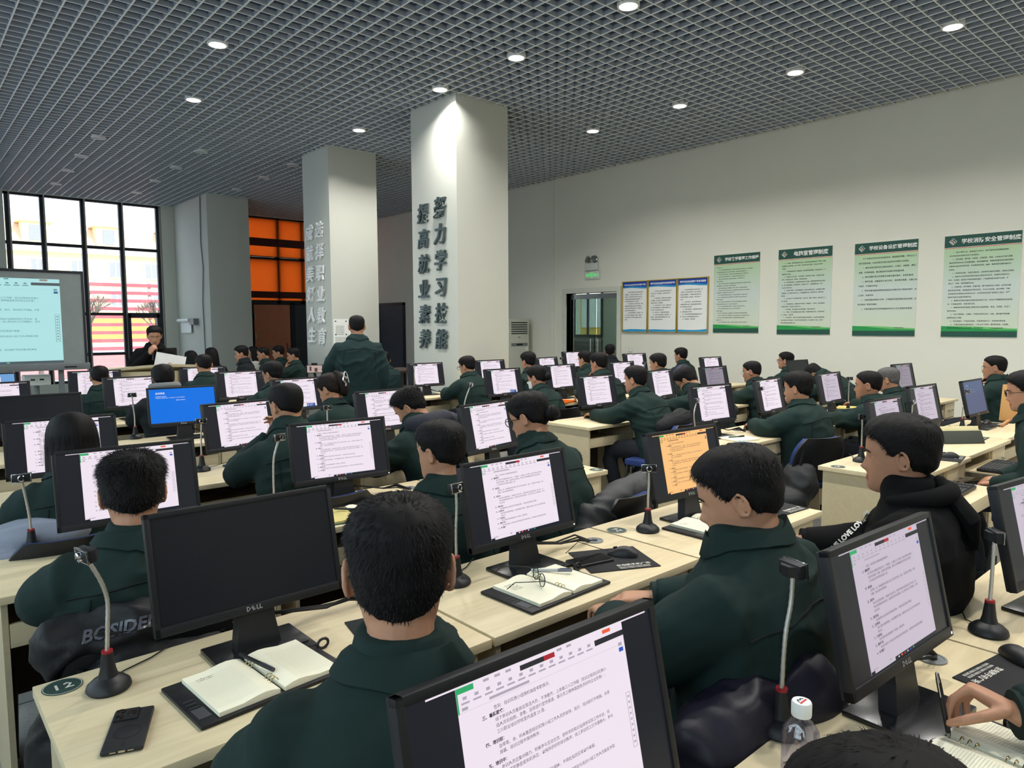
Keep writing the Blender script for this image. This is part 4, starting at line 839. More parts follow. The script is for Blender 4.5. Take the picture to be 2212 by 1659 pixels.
def person(x, y, ztop, face, lean, label, jacket='green', hyaw=0, pitch=8, arms='desk', hair='short', hairm=None, wide=1.0, det=1, glasses=None, stand=False, slump=.03, skin=None, nohip=False, armspec=None, hk=1.0, spike=0, roll=0, htop=.017, hside=.010, sink=0, zhip=None, group=None, handkw=None, zneck=None, nocollar=False):
    P = Req(); P.__dict__.update(locals()); PEOPLE.append(P)
    a = radians(face); P.root = thing('person', label, 'person', (x + sin(a) * lean, y - cos(a) * lean, 0), a, group)
    z0 = zhip or (.93 if stand else .47); ztop -= .014; z1 = zneck or ztop - .222; P.z0, P.z1 = z0, z1
    def spine(t): return Vector((0, (lean - .03) * max(t, 0) ** 1.35 - slump * sin(pi * min(max(t, 0), 1)), z0 + (z1 - z0) * t))
    P.spine = spine
    def frame(t):
        d = (spine(t + .02) - spine(t - .02)).normalized(); return spine(t), d, Vector((0, d.z, -d.y))
    rings = []
    for t, hw, hd in JS:
        p, d, N = frame(t); hw *= wide; hd *= (wide * .5 + .5)
        rings.append([p + Vector((1, 0, 0)) * hw * (abs(cos(q)) ** .82) * (1 if cos(q) > 0 else -1) + N * hd * (abs(sin(q)) ** .86) * (1 if sin(q) > 0 else -1) for q in [2 * pi * j / 28 for j in range(28)]])
    J = MB(); J.loft(rings)
    ps, ds, Ns = frame(.775); HC = Vector((0, lean, ztop - .118))
    P.HM = T(*HC) @ R(radians(hyaw), 'Z') @ R(radians(-pitch), 'X') @ R(radians(roll), 'Y') @ Matrix.Scale(hk, 4)
    P.hands = []
    for s_ in (-1, 1):
        Sh = ps + Vector((s_ * .158 * wide, 0, .0)); A = (armspec or {}).get(s_) or arms
        chin = HC + Vector((0, .085, -.13))
        sy, sz = Sh.y, Sh.z
        if A == 'desk': E_ = Vector((s_ * .235 * wide, sy + .16, max(.80, sz - .26))); Wp = Vector((s_ * .10, sy + .37, .80)); hd_ = Vector((-s_ * .55, .8, -.05)); n_ = Vector((0, 0, -1))
        elif A == 'fwd': E_ = Vector((s_ * .27 * wide, sy + .14, max(.80, sz - .27))); Wp = Vector((s_ * .20, sy + .38, .80)); hd_ = Vector((-s_ * .2, .9, -.05)); n_ = Vector((0, 0, -1))
        elif A == 'lap': E_ = Vector((s_ * .27 * wide, sy + .02, sz - .27)); Wp = Vector((s_ * .12, sy + .2, .63)); hd_ = Vector((-s_ * .4, .8, -.2)); n_ = Vector((0, 0, -1))
        elif A == 'chin': E_ = Vector((s_ * .18, sy + .24, .82)); Wp = chin + Vector((s_ * .03, .045, -.095)); hd_ = Vector((-s_ * .25, -.25, .9)); n_ = Vector((0, -1, -.1))
        elif A == 'pray': E_ = Vector((s_ * .25, sy + .24, .83)); Wp = chin + Vector((s_ * .045, .08, -.06)); hd_ = Vector((-s_ * .35, .0, .8)); n_ = Vector((-s_ * 1, -.3, 0))
        elif A == 'down': E_ = Sh + Vector((s_ * .07, -.02, -.28)); Wp = Sh + Vector((s_ * .06, .06, -.53)); hd_ = Vector((0, .1, -1)); n_ = Vector((-s_, 0, 0))
        else: E_, Wp, hd_, n_ = [Vector(v) for v in A]
        m1 = Sh.lerp(E_, .5) + Vector((s_ * .012, 0, 0)); m2 = E_.lerp(Wp, .5)
        J.tube([ps + Vector((s_ * .09, 0, -.01)), Sh, m1, E_ - (E_ - Sh).normalized() * .04, E_ + (Wp - E_).normalized() * .035, m2, Wp - (Wp - E_).normalized() * .01], [r_ * (wide * .5 + .5) for r_ in (.088, .089, .080, .072, .070, .062, .049)], 14)
        P.hands.append((s_, Sh, E_, Wp, hd_, n_))
    P.jreq = remesh(J, (.022, .014, .0085)[det], (2, 3, 4)[det])
    # body: head, neck, core, arms, hands as one skin
    Bm = MB(); head_loft(Bm, P.HM, (20, 28, 40)[det], (26, 34, 44)[det]); ears(Bm, P.HM)
    nb = spine(.93); nt_ = P.HM @ Vector((0, -.022, -.075)); nm = nb.lerp(nt_, .55)
    Bm.tube([spine(.80), nb, nm, nt_, P.HM @ Vector((0, -.02, -.02))], [.075, .066, .0565, .056, .055], 16)
    Bm.tube([spine(.35), spine(.6), spine(.8), spine(.9)], [.10, .11, .11, .07], 12, flat=.7)
    for s_, Sh, E_, Wp, hd_, n_ in P.hands:
        Bm.tube([ps, Sh, E_, Wp], [.05, .045, .036, .027], 10)
        P.__dict__.setdefault('tips', {})[s_] = hand(Bm, Wp, hd_, n_, s_, *((handkw or {}).get(s_) or ()))
    P.breq = remesh(Bm, (.0095, .0062, .0042)[det], (1, 2, 2)[det])
    Tm = MB()
    for s_ in (-1, 1):
        if stand: Tm.tube([(s_ * .085, 0, z0 + .06), (s_ * .09, .005, .52), (s_ * .10, 0, .07)], [.115, .085, .065], 14)
        else: Tm.tube([(s_ * .09, -.02, .52), (s_ * .12, .24, .535), (s_ * .14, .43, .50), (s_ * .145, .43, .42), (s_ * .15, .36, .22), (s_ * .15, .33, .07)], [.105, .09, .075, .07, .062, .058], 12)
    Tm.ball((0, -.01, z0 + .05), (.185, .15, .12), 0, 14)
    P.treq = remesh(Tm, .022, 2)
    return P
def shoe(parent, s_, x, y):
    rings = []
    for u in range(9):
        v = u / 8; yy = -.09 + .27 * v; hw = .048 * (sin(pi * (.12 + .80 * v)) ** .5); hh = interp(v, [0, .25, .5, .8, 1], [.10, .11, .085, .055, .03])
        rings.append([Vector((x + hw * cos(a), y + yy, max(0, hh * .5 + hh * .5 * sin(a)))) for a in [2 * pi * j / 12 for j in range(12)]])
    MB().loft(rings).obj('shoe', shoe_m, parent)
HLX = [0, 25, 45, 62, 76, 88, 98, 112, 180]
HLINES = {'short': [.80, .79, .755, .68, .52, .56, .50, .34, .22], 'fade': [.80, .79, .755, .68, .50, .55, .46, .28, .14], 'fringe': [.66, .66, .66, .60, .46, .50, .46, .30, .18], 'bald': [.93, .92, .86, .74, .56, .58, .5, .36, .24], 'buzz': [.80, .79, .75, .68, .55, .58, .52, .36, .24], 'long': [.74, .72, .66, .56, .40, .25, .1, .0, .0], 'tied': [.76, .74, .68, .58, .48, .58, .5, .36, .22], 'bun': [.78, .76, .70, .60, .50, .58, .5, .36, .22]}
def build_hair(P, rnd):
    st = P.hair; hl = HLINES[st if st in HLINES else 'short']; M = P.HM; det = P.det; nt, nu = (32, 44, 64)[det], (26, 36, 52)[det]
    tt, ts = P.htop, P.hside; mb = MB(); rings = []; sd = rnd.random() * 40
    if st in ('buzz',): tt, ts = .009, .006
    def off(th, u):
        a = abs(math.degrees(th if th <= pi else th - 2 * pi)); h = interp(a, HLX, hl); bk_ = sstep(90, 130, a); h -= .03 * bk_; k = sstep(h - .02, h + .05 + .14 * bk_, u)
        if k <= 0: return -.007
        t = ts + (tt - ts) * sstep(.55, .90, u)
        if st in ('fade',) and a > 60: t *= .35 + .65 * sstep(h, .62, u)
        t += .0035 * noise.noise(Vector((sin(th) * 5, cos(th) * 5 + sd, u * 9))) * (1 if tt > .01 else .2)
        return -.007 + k * (t + .007)
    def sp(th, u):
        p = head_pt(th, u, False); n = Vector((p.x / .075 ** 2, p.y / .095 ** 2, (p.z + .005) / .117 ** 2 * (1 if u > .45 else .25))).normalized()
        return p, n
    for i in range(nu):
        u = .06 + .935 * (i / (nu - 1)); ring = []
        for j in range(nt):
            th = 2 * pi * j / nt; p, n = sp(th, u); ring.append(M @ (p + n * off(th, u)))
        rings.append(ring)
    mb.loft(rings)
    ns = (350, 2200, 9000)[det] if tt > .012 else (150, 700, 5200)[det]
    wh = Vector((.01, -.06, .10)); ln = (.004, .010) if tt <= .012 else (.008, .020)
    for k in range(ns):
        th = rnd.uniform(0, 2 * pi); u = rnd.uniform(.15, .995) if rnd.random() < .7 else rnd.uniform(.75, .995); o = off(th, u)
        if o < .003: continue
        p, n = sp(th, u); b = p + n * (o * .8); t = (b - wh); t = (t - n * t.dot(n)); t = t.normalized() if t.length > 1e-5 else Vector((1, 0, 0))
        up = sstep(.5, .95, u); d = (n * (.12 + P.spike * rnd.random() + .30 * up * rnd.random()) + t * (.9 - P.spike * .5) + Vector((rnd.uniform(-.3, .3), rnd.uniform(-.3, .3), rnd.uniform(-.2, .2)))).normalized()
        l = rnd.uniform(*ln) * (1 + .6 * P.spike) * (.6 + .6 * up); w = d.cross(n).normalized() * rnd.uniform(.0006, .0013) * (1.6 if det < 2 else 1)
        c_ = b + d * l * .55; e = b + (d * .9 + t * .35 - Vector((0, 0, .12))).normalized() * l
        mb.add([M @ (b - w), M @ (b + w), M @ (c_ + w * .7), M @ (c_ - w * .7), M @ e], [(0, 1, 2, 3), (3, 2, 4)], 0, True)
    if st == 'long':
        mb = MB(); rings = []; Z_ = [.139, .134, .122, .104, .08, .05, .02, -.02, -.06, -.10, -.14, -.18, -.21, -.23]
        HW_ = [.006, .034, .060, .078, .090, .097, .100, .103, .105, .107, .107, .104, .098, .088]; FR_ = [.004, .03, .05, .06, .05, .03, .02, .024, .028, .028, .026, .02, .01, .0]; BK_ = [.006, .05, .078, .098, .112, .121, .126, .129, .129, .127, .123, .117, .109, .10]
        for z, hw, fr, bk in zip(Z_, HW_, FR_, BK_):
            ring = []
            for j in range(96):
                a = 2 * pi * j / 96; k = 1 + (.030 * noise.noise(Vector((cos(a) * 7, sin(a) * 7, sd))) + .016 * noise.noise(Vector((cos(a) * 22, sin(a) * 22, sd + z * 4)))) * sstep(.14, .06, z); ring.append(M @ Vector((hw * k * cos(a), (fr if sin(a) > 0 else bk) * k * sin(a) - .012, z)))
            rings.append(ring)
        mb.loft(rings)
        for k in range(1200 if det else 200):
            a = rnd.uniform(pi * .9, pi * 2.1); z = rnd.uniform(-.16, .05); p = Vector((.103 * cos(a), .126 * sin(a) - .012, z)); l = rnd.uniform(.05, .12); w = Vector((-sin(a), cos(a), 0)) * .0008; o_ = Vector((cos(a), sin(a), 0)) * rnd.uniform(-.001, .005)
            mb.add([M @ (p - w), M @ (p + w), M @ (p + o_ + Vector((0, 0, -l)))], [(0, 1, 2)], 0, True)
    if st == 'bun':
        mb.ball(M @ Vector((0, -.122, -.005)), (.042, .034, .040), 0, 16)
        mb.tube([M @ Vector((.030 * cos(a), -.138 + .006 * sin(2 * a), -.005 + .028 * sin(a))) for a in [2 * pi * k / 16 for k in range(17)]], .011, 8)
    if st == 'tied':
        mb.tube([M @ Vector((.0, -.10, -.07)), M @ Vector((0, -.125, -.03)), M @ Vector((0, -.122, .03)), M @ Vector((0, -.10, .09)), M @ Vector((.01, -.075, .125))], [.03, .036, .04, .036, .014], 14)
        for k in range(240):
            b = Vector((rnd.uniform(-.03, .03), rnd.uniform(-.115, -.06), rnd.uniform(.07, .115))); d = Vector((rnd.uniform(-.6, .6), rnd.uniform(-.6, .3), rnd.uniform(.3, 1))).normalized() * rnd.uniform(.02, .05); w = Vector((.0009, 0, 0)); mb.add([M @ (b - w), M @ (b + w), M @ (b + d)], [(0, 1, 2)], 0, True)
    for s_ in (-1, 1):      # eyebrows
        mb.tube([M @ (head_pt(s_ * a, uu) + Vector((0, .0015, 0))) for a, uu in ((.14, .575), (.30, .592), (.48, .585), (.62, .565))], [.002, .0034, .003, .0014], 6, flat=.8)
    return mb.obj('hair', P.hairm or hair_m, P.root, 180)
def finish_people():
    flush()
    for idx, P in enumerate(PEOPLE):
        rnd = random.Random(idx * 7 + 3); jm = jk[P.jacket]; det = P.det
        me = P.jreq.mesh; me.name = 'jacket'; rumple(me, .008, 6, idx, (.009, .015, .019)[det], (5, 5, 11)); me.materials.clear(); me.materials.append(jm); me.materials.append(seam_m)
        bvh = BVHTree.FromPolygons([v.co for v in me.vertices], [tuple(p.vertices) for p in me.polygons]); P.bvh = bvh
        ex = MB()
        def hit(o, d, lift=.0015):
            r = bvh.ray_cast(o, d); return r[0] + r[1] * lift if r[0] else None
        if not P.nocollar and P.jacket != 'white':   # collar
            nb = P.spine(1.0); ax = (P.spine(1.05) - P.spine(.92)).normalized(); fy = Vector((0, ax.z, -ax.y)); n = 36; rings = []
            for r_, h_ in ((.064, -.03), (.066, .012), (.070, .018), (.078, .015), (.094, -.010), (.112, -.044), (.109, -.050), (.092, -.03), (.072, -.05)):
                ring = []
                for j in range(n):
                    a = 2 * pi * j / n; fr = max(0, sin(a)); hh = h_ * (1 - .25 * fr) - .022 * fr; k = 1 + (.10 * fr if r_ > .08 else 0)
                    ring.append(nb + Vector((1, 0, 0)) * r_ * k * 1.08 * cos(a) + fy * (r_ * k * sin(a) + .004) + ax * hh)
                rings.append(ring)
            for ri, lf in ((4, .022), (5, .013), (6, .005), (7, .004)):
                for j, p in enumerate(rings[ri]):
                    r = bvh.ray_cast(p + ax * .12, -ax)
                    if r[0]:
                        gap = (p - r[0]).dot(ax)
                        if gap < lf: rings[ri][j] = p + ax * (lf - gap)
            ex.loft(rings, 0, True, False)
        if det >= 1 and P.jacket in ('green', 'teal'):
            def seam(pts, lift=.001, r=.003):
                q = [p for p in pts if p];
                if len(q) > 2: ex.tube(q, r, 5, 1)
            d = Vector((0, 1, 0)); b = lambda x_, t_: hit(P.spine(t_) + Vector((x_, -.6, 0)), d)
            seam([b(x_, .80 - .05 * (abs(x_) / .2) ** 2) for x_ in np.linspace(-.185 * P.wide, .185 * P.wide, 25)])
            for s_ in (-1, 1):
                seam([b(s_ * P.wide * (.135 + .012 * sin(k * .3)),   .76 - k * .038) for k in range(14)], r=.0022)
        join_mb(me, ex, 0); me.set_sharp_from_angle(angle=radians(60)); P.jacket_obj = link('jacket', me, P.root)
        for s_, Sh, E_, Wp, hd_, n_ in P.hands:
            if det >= 1:
                v = (Wp - E_).normalized(); c_ = MB(); c_.tube([Wp - v * .055, Wp - v * .01, Wp + v * .004, Wp + v * .002], [.049, .0475, .0465, .036], 16); c_.obj('cuff', jm, P.root)
        me = P.breq.mesh; me.name = 'body'; me.materials.clear(); me.materials.append(P.skin or skin_m); me.materials.append(lip_m)
        inv = P.HM.inverted()
        if det >= 1:
            for p in me.polygons:
                q = inv @ p.center
                if .086 < q.y < .13 and abs(q.x) < .024 and -.078 < q.z < -.062: p.material_index = 1
        body = link('body', me, P.root)
        for s_ in (-1, 1):
            if det >= 1:
                e = MB(); c_ = P.HM @ (head_pt(s_ * .36, .505) + Vector((0, -.0065, 0))); Mr = P.HM.to_3x3().to_4x4()
                e.ball(c_, (.0105, .0085, .0042), 0, 10, Mr); e.ball(P.HM @ (head_pt(s_ * .36, .505) + Vector((0, -.0005, -.0003))), (.0042, .003, .0034), 1, 8, Mr); e.obj('eye', [eye_w, eye_d], body)
        build_hair(P, rnd)
        me = P.treq.mesh; me.name = 'trousers'; rumple(me, .005, 8, idx); me.materials.clear(); me.materials.append(trous_m); link('trousers', me, P.root)
        for s_ in (-1, 1): shoe(P.root, s_, s_ * (.10 if P.stand else .15), .02 if P.stand else .35)
        if P.glasses: eyeglasses_part(P.root, P.HM @ T(0, .106, .002) @ R(pi, 'Z'), *({'black': (blk, .024, 'eyeglasses', .0021), 'metal': (steel, .023, 'eyeglasses', .0011)}[P.glasses]))
# ---- cloth lumps (jackets over chairs, cushions)
LUMPS = []
def lump(name, label, cat, parts, loc, rz, m, voxel=.012, amp=.012, fold=.02, freq=6, ff=(6, 6, 9), seed=1, smooth=4):
    mb = MB()
    for p in parts:
        if p[0] == 'b': mb.ball(p[1], p[2], 0, 16, R(p[3], p[4]) if len(p) > 3 else None)
        elif p[0] == 't': mb.tube(p[1], p[2], 12, round_end=True)
        else: mb.rbox(p[1], p[2], p[3])
    q = Req(); q.req = remesh(mb, voxel, smooth); q.args = (name, label, cat, loc, rz, m, amp, fold, freq, ff, seed); q.extra = None; LUMPS.append(q); return q
def finish_lumps():
    for q in LUMPS:
        name, label, cat, loc, rz, m, amp, fold, freq, ff, seed = q.args; me = q.req.mesh; me.name = name; rumple(me, amp, freq, seed, fold, ff); me.materials.clear(); me.materials.append(m)
        o = link(name, me, None, loc); o.rotation_euler = (0, 0, rz); tag(o, label, cat); q.obj = o
        q.bvh = BVHTree.FromPolygons([v.co for v in me.vertices], [tuple(p.vertices) for p in me.polygons])
def project_text(bvh, M, body, size, dirv, m, name, parent, bold=.02, shear=0, spacing=1.0, lift=.0015, sub=0):
    me = text_mesh(body, bold, 0, 'CENTER', 2, shear, spacing); bm = bmesh.new(); vs = [bm.verts.new(M @ Vector((v[0] * size, v[1] * size, 0))) for v in me[0]]
    for f in me[1]:
        try: bm.faces.new([vs[i] for i in f])
        except ValueError: pass
    bmesh.ops.subdivide_edges(bm, edges=[e for e in bm.edges if e.calc_length() > size * .12], cuts=2)
    bmesh.ops.triangulate(bm, faces=bm.faces)
    for v in bm.verts:
        r = bvh.ray_cast(v.co - dirv * .3, dirv)
        if r[0]: v.co = r[0] - dirv * lift + r[1] * lift
    out = bpy.data.meshes.new(name); bm.to_mesh(out); bm.free(); out.materials.append(m); return link(name, out, parent)
# ================================================================== PEOPLE LIST (x, y, top of head z, facing deg, lean)
person(.63, 1.00, 1.335, -24, .05, 'person with cropped hair from behind, dark green jacket, large in front of the camera', hyaw=-9, pitch=4, hair='fade', det=2, hk=1.03, htop=.017, hside=.008, wide=1.08, zneck=1.083)
person(.53, 2.32, 1.25, -4, .02, 'person with short spiky hair seen from behind, before the screen behind the black monitor', hyaw=-8, pitch=10, det=2, htop=.020, hside=.013, wide=1.05, spike=.55)
person(.58, 3.55, 1.25, 0, .12, 'person with long straight black hair before a document screen at left', hyaw=4, pitch=4, hair='long', wide=.92)
person(1.58, 3.60, 1.33, -2, .24, 'person with short hair resting chin on folded hands before a monitor', hyaw=14, pitch=10, arms='pray', hair='buzz', wide=1.05)
person(2.58, 5.05, 1.26, 8, .22, 'person with brown hair pinned up by a pale claw clip', hyaw=22, pitch=16, hair='tied', wide=.92, hairm=hair_b)
person(2.40, 3.65, 1.25, 12, .30, 'person with tousled hair bending forward in a jacket with a dark padded hood', hyaw=26, pitch=34, zneck=1.045, wide=1.02, arms='fwd', spike=.5)
person(1.63, 2.27, 1.25, -6, .0, 'person with short black hair between two bright screens, ear and cheek showing', hyaw=24, pitch=6, det=1, wide=1.0)
person(2.35, 2.52, 1.30, 4, .22, 'person with dark framed glasses and hair in a bun leaning towards the monitor', hyaw=18, pitch=16, hair='bun', glasses='black', wide=.98, jacket='green')
person(2.79, 6.65, 1.29, 4, .14, 'person with glasses and black hair before the third screen right of the blue one', hyaw=26, pitch=10, glasses='metal')
person(1.83, 6.75, 1.29, 0, .12, 'person with thick black hair and a grey hood behind the blue screen', hyaw=-4, jacket='dark', htop=.022, hside=.018)
person(1.58, 8.00, 1.25, 0, .12, 'person with a round cropped head before the screen left of the lectern', hyaw=-4, hair='buzz')
person(2.62, 8.10, 1.33, 0, .10, 'person with short hair directly in front of the speaking man, high dark collar', hyaw=2, hair='buzz')
person(2.55, 9.70, 1.64, 168, .02, 'person in black standing at the lectern, speaking into a microphone and reading a white sheet', hyaw=0, pitch=12, stand=True, zhip=.86, jacket='black', hair='short', arms='down', htop=.02, armspec={1: ((.30, -.02, 1.02), (.07, .20, 1.30), (-.35, .1, .6), (-.6, -.5, 0)), -1: ((-.29, .02, .98), (-.20, .30, 1.10), (.45, .6, .1), (0, 0, 1))}, handkw={1: ((.9, 1.0, .6),), -1: ((.5, .6, .4),)}, glasses='metal')
for x_, y_, z_, hr, jk_, f_, lb in ((3.55, 11.6, 1.25, 'long', 'white', 20, 'person with long dark hair and pale coat just right of the speaking man'), (3.88, 11.65, 1.29, 'long', 'dark', 15, 'person with long dark hair, second right of the speaking man'), (4.13, 11.0, 1.335, 'short', 'dark', 68, 'person in black with glasses facing left beside the grey front pillar'), (5.0, 12.8, 1.26, 'long', 'white', 55, 'person with dark bobbed hair in a white coat'), (4.78, 11.75, 1.29, 'buzz', 'green', 66, 'person with receding cropped hair, profile to the left, below the orange blinds'), (5.28, 12.3, 1.285, 'short', 'green', 66, 'person in profile to the left before the brown door panel'), (5.11, 11.3, 1.27, 'short', 'green', 62, 'person holding a hand to the cheek beside the middle pillar')):
    person(x_, y_, z_, f_, .04, lb, hair=hr, jacket=jk_, det=0 if hr == 'long' else 1, arms='lap', armspec={-1: 'chin'} if 'cheek' in lb else None, glasses='metal' if 'glasses' in lb else None, hairm=hair_m, group='people seated along the side near the front')
person(3.69, 6.60, 1.745, -22, .03, 'person standing in the aisle with back turned, filming with a phone', hyaw=-4, pitch=4, stand=True, hair='buzz', jacket='teal', wide=1.12, armspec={1: 'down', -1: ((-.30, .10, 1.12), (-.26, .36, 1.16), (-.05, .9, .25), (.9, 0, 0))}, handkw={-1: ((.8, .9, .5),)})
person(5.50, 9.05, 1.25, 10, .10, 'person half hidden behind the standing man, collar turned up', hyaw=-20, pitch=14, jacket='teal')
# right hand block
person(5.26, 6.75, 1.26, 4, .16, 'person with dark glasses and short hair against the near pillar', hyaw=16, pitch=12, glasses='black', wide=1.08)
person(6.27, 6.75, 1.28, 2, .14, 'person with thick black hair below the air conditioner', hyaw=2, pitch=6, htop=.022)
person(4.95, 5.20, 1.22, 2, .20, 'person with glasses, face mask and hair in a bun', hyaw=18, pitch=10, hair='bun', glasses='metal', hairm=hair_m, wide=.95)
person(6.01, 5.30, 1.32, 0, .20, 'person with glasses leaning the chin on one hand left of the glass door', hyaw=6, pitch=4, armspec={-1: 'chin'}, glasses='metal')
person(7.47, 6.85, 1.26, 2, .16, 'person with glasses in profile before the left edge of the glass door', hyaw=10, pitch=4, glasses='metal')
person(9.25, 7.90, 1.30, -30, .12, 'person with black hair seen from behind in front of the glass door', hyaw=-20, pitch=4, jacket='dark')
person(7.04, 5.25, 1.28, 2, .18, 'person with short hair and full cheeks below the blue framed boards', hyaw=14, pitch=6, wide=1.12)
person(9.30, 6.50, 1.27, 2, .10, 'person with glasses sitting upright close to the wall below the framed boards', hyaw=6, pitch=4, glasses='metal')
person(4.97, 3.95, 1.265, 4, .26, 'person in a green jacket typing on the desk edge, dark legs under the table', hyaw=10, pitch=4, wide=1.05, armspec={-1: ((-.20, .42, .80), (-.08, .66, .80), (.3, .9, -.1), (0, 0, -1)), 1: ((.27, .42, .80), (.08, .68, .80), (-.4, .8, -.1), (0, 0, -1))})
person(5.83, 4.00, 1.21, 6, .38, 'person with glasses bending low and writing behind a bright screen', hyaw=12, pitch=42, glasses='black', htop=.024, zneck=1.01, armspec={1: ((.26, .52, .80), (.07, .74, .80), (-.3, .8, -.3), (0, 0, -1)), -1: ((-.24, .55, .80), (-.06, .78, .80), (.3, .8, -.1), (0, 0, -1))})
person(7.22, 4.10, 1.225, 4, .18, 'person with thin glasses and cropped hair below the first green poster', hyaw=12, pitch=8, hair='buzz', glasses='metal', skin=skin_d)
person(9.54, 4.90, 1.235, 6, .10, 'person with black framed glasses leaning back against the wall side', hyaw=10, pitch=-2, glasses='black')
person(8.22, 3.85, 1.16, 12, .46, 'person slumped forward with the head down behind a dark monitor', hyaw=0, pitch=60, slump=.09, zneck=1.03, armspec={1: ((.28, .55, .80), (.06, .80, .80), (-.6, .7, 0), (0, 0, -1)), -1: ((-.28, .55, .80), (-.06, .80, .80), (.6, .7, 0), (0, 0, -1))})
person(5.37, 2.65, 1.245, 0, .07, 'person with a broad back and short black hair right of the white notepad', hyaw=6, pitch=4, wide=1.22, hk=1.06, det=1, htop=.02)
person(6.34, 2.50, 1.22, 6, .09, 'person with a cropped flat top and tanned face in profile', hyaw=10, pitch=2, hair='buzz', skin=skin_d, wide=1.08, hk=1.05, det=1)
person(7.59, 2.80, 1.185, 2, .12, 'person with grey hair behind the one with the flat top', hyaw=4, pitch=10, hairm=hair_g)
person(8.64, 2.15, 1.29, 10, .0, 'person with glasses leaning back, hand to the chin, alone at the right wall', hyaw=4, pitch=2, hair='buzz', glasses='metal', wide=1.2, armspec={-1: 'chin', 1: 'lap'}, hk=1.05)
person(5.24, 1.13, 1.33, 8, .14, 'person with round black glasses cut off by the right edge of the picture', hyaw=10, pitch=8, glasses='black', arms='lap', htop=.022, jacket='green')
person(2.45, .86, 1.322, 14, .02, 'person in a black hooded top with white lettering on the sleeve, profile to the left', hyaw=6, pitch=2, jacket='black', det=2, nocollar=True, wide=1.12, hk=1.04, htop=.022, hside=.015, skin=skin_d, arms='fwd')
person(1.61, .94, 1.312, 4, .03, 'person with a broad green back looking down left, large, right of the middle desk', hyaw=24, pitch=16, det=2, wide=1.22, hk=1.03, htop=.018, hside=.012)
person(.706, .235, 1.205, -14, .30, 'person whose dark hair rises from the bottom edge of the picture', hyaw=-18, pitch=30, det=2, htop=.02, hside=.016, armspec={1: ((.25, .28, .80), (.12, .52, .80), (-.3, .9, 0), (0, 0, -1)), -1: ((-.25, .28, .80), (-.10, .5, .80), (.3, .9, 0), (0, 0, -1))})
person(1.72, -.10, 1.28, 2, .10, 'person out of the frame except a writing hand and green sleeve at lower right', det=2, hyaw=10, pitch=20, wide=.95, armspec={1: ((.13, .28, .86), (-.05, .545, .838), (-.05, .92, .30), (-.38, .10, -.95)), -1: 'lap'}, handkw={1: ((1.1, .55, .2), .04, 1.2, 1.0, True)})
# ================================================================== CLOTHES ON CHAIRS ETC.
bos = lump('padded_coat', 'black padded coat with embossed lettering hung over the chair behind the black monitor', 'coat', [('t', [(-.17, .02, .76), (0, -.04, .80), (.28, .0, .78)], [.06, .075, .065]), ('b', (.05, -.05, .62), (.25, .09, .16)), ('b', (-.12, -.02, .45), (.15, .12, .26)), ('b', (-.16, .0, .16), (.12, .12, .18)), ('b', (.12, -.05, .5), (.2, .09, .2))], (.47, 2.17, -.01), .05, mat('black_padded_nylon', (14, 15, 19), .6, bump=.08, bscale=80), voxel=.012, fold=.03, amp=.015, seed=3)
puf = lump('puffer_jacket', 'dark navy puffer jacket on the chair at lower right, behind the bottle', 'jacket', [('t', [(-.30, .0, .70), (0, -.09, .72), (.30, -.02, .68)], [.09, .12, .09]), ('b', (0, -.06, .50), (.30, .09, .2)), ('b', (.1, -.06, .25), (.22, .09, .25))], (1.56, .86, .02), .2, mat('navy_puffer', (28, 26, 40), .45, bump=.05, bscale=60), fold=.035, amp=.015, ff=(3, 3, 13), seed=8)
gry = lump('grey_jacket', 'charcoal jacket hung over the chair behind desk 26', 'jacket', [('t', [(-.30, .05, .74), (-.1, .0, .83), (.18, -.02, .86), (.32, .0, .80)], [.06, .085, .085, .06]), ('b', (0, -.02, .66), (.27, .08, .15)), ('t', [(-.28, .05, .78), (-.42, .0, .6)], [.06, .045])], (2.69, 2.21, -.07), .25, mat('charcoal_nylon', (45, 46, 48), .6, bump=.06, bscale=90), fold=.028, ff=(8, 6, 8), seed=5)
lump('dark_jacket', 'black jacket over the chair right of the typing person', 'jacket', [('t', [(-.25, .0, .80), (0, -.03, .86), (.25, .0, .80)], [.06, .08, .06]), ('b', (0, -.02, .68), (.24, .08, .14))], (5.12, 3.58, -.04), 0, mat('black_cotton', (26, 27, 28), .9), fold=.025, seed=6)
lump('dark_jacket', 'black green jacket over the chair right of the screen with the gooseneck before it', 'jacket', [('t', [(-.25, .0, .80), (0, -.03, .86), (.25, .0, .80)], [.06, .08, .06]), ('b', (0, -.02, .68), (.24, .08, .14))], (5.75, 3.62, 0), 0, mat('black_cotton'.replace('cotton', 'green_cotton'), (24, 32, 31), .9), fold=.025, seed=7)
lump('backpack', 'dark blue backpack standing on the desk near the wall, right of the grey screen', 'bag', [('b', (0, 0, .16), (.20, .14, .17)), ('b', (.02, -.08, .10), (.15, .08, .10))], (8.08, 5.62, .755), .2, mat('navy_bag_nylon', (24, 28, 50), .6), fold=.015, seed=9, voxel=.015)
lump('grey_cushion', 'grey blue cushion lying on a chair at the left edge', 'cushion', [('b', (0, 0, .06), (.22, .15, .06)), ('b', (-.08, -.04, .015), (.2, .13, .035))], (.42, 3.38, .73), .1, mat('grey_blue_cloth', (132, 140, 156), .9), fold=.012, seed=10)
hood = lump('padded_hood', 'dark quilted hood lying on the shoulders of the person bending forward', 'hood', [('t', [(-.13, .03, .0), (-.10, -.07, .0), (0, -.11, .01), (.10, -.07, .0), (.13, .03, .0)], [.045, .065, .075, .065, .045])], (2.46, 3.52, 1.03), radians(12), hood_m, voxel=.012, fold=.02, amp=.006, seed=11, ff=(5, 5, 5))
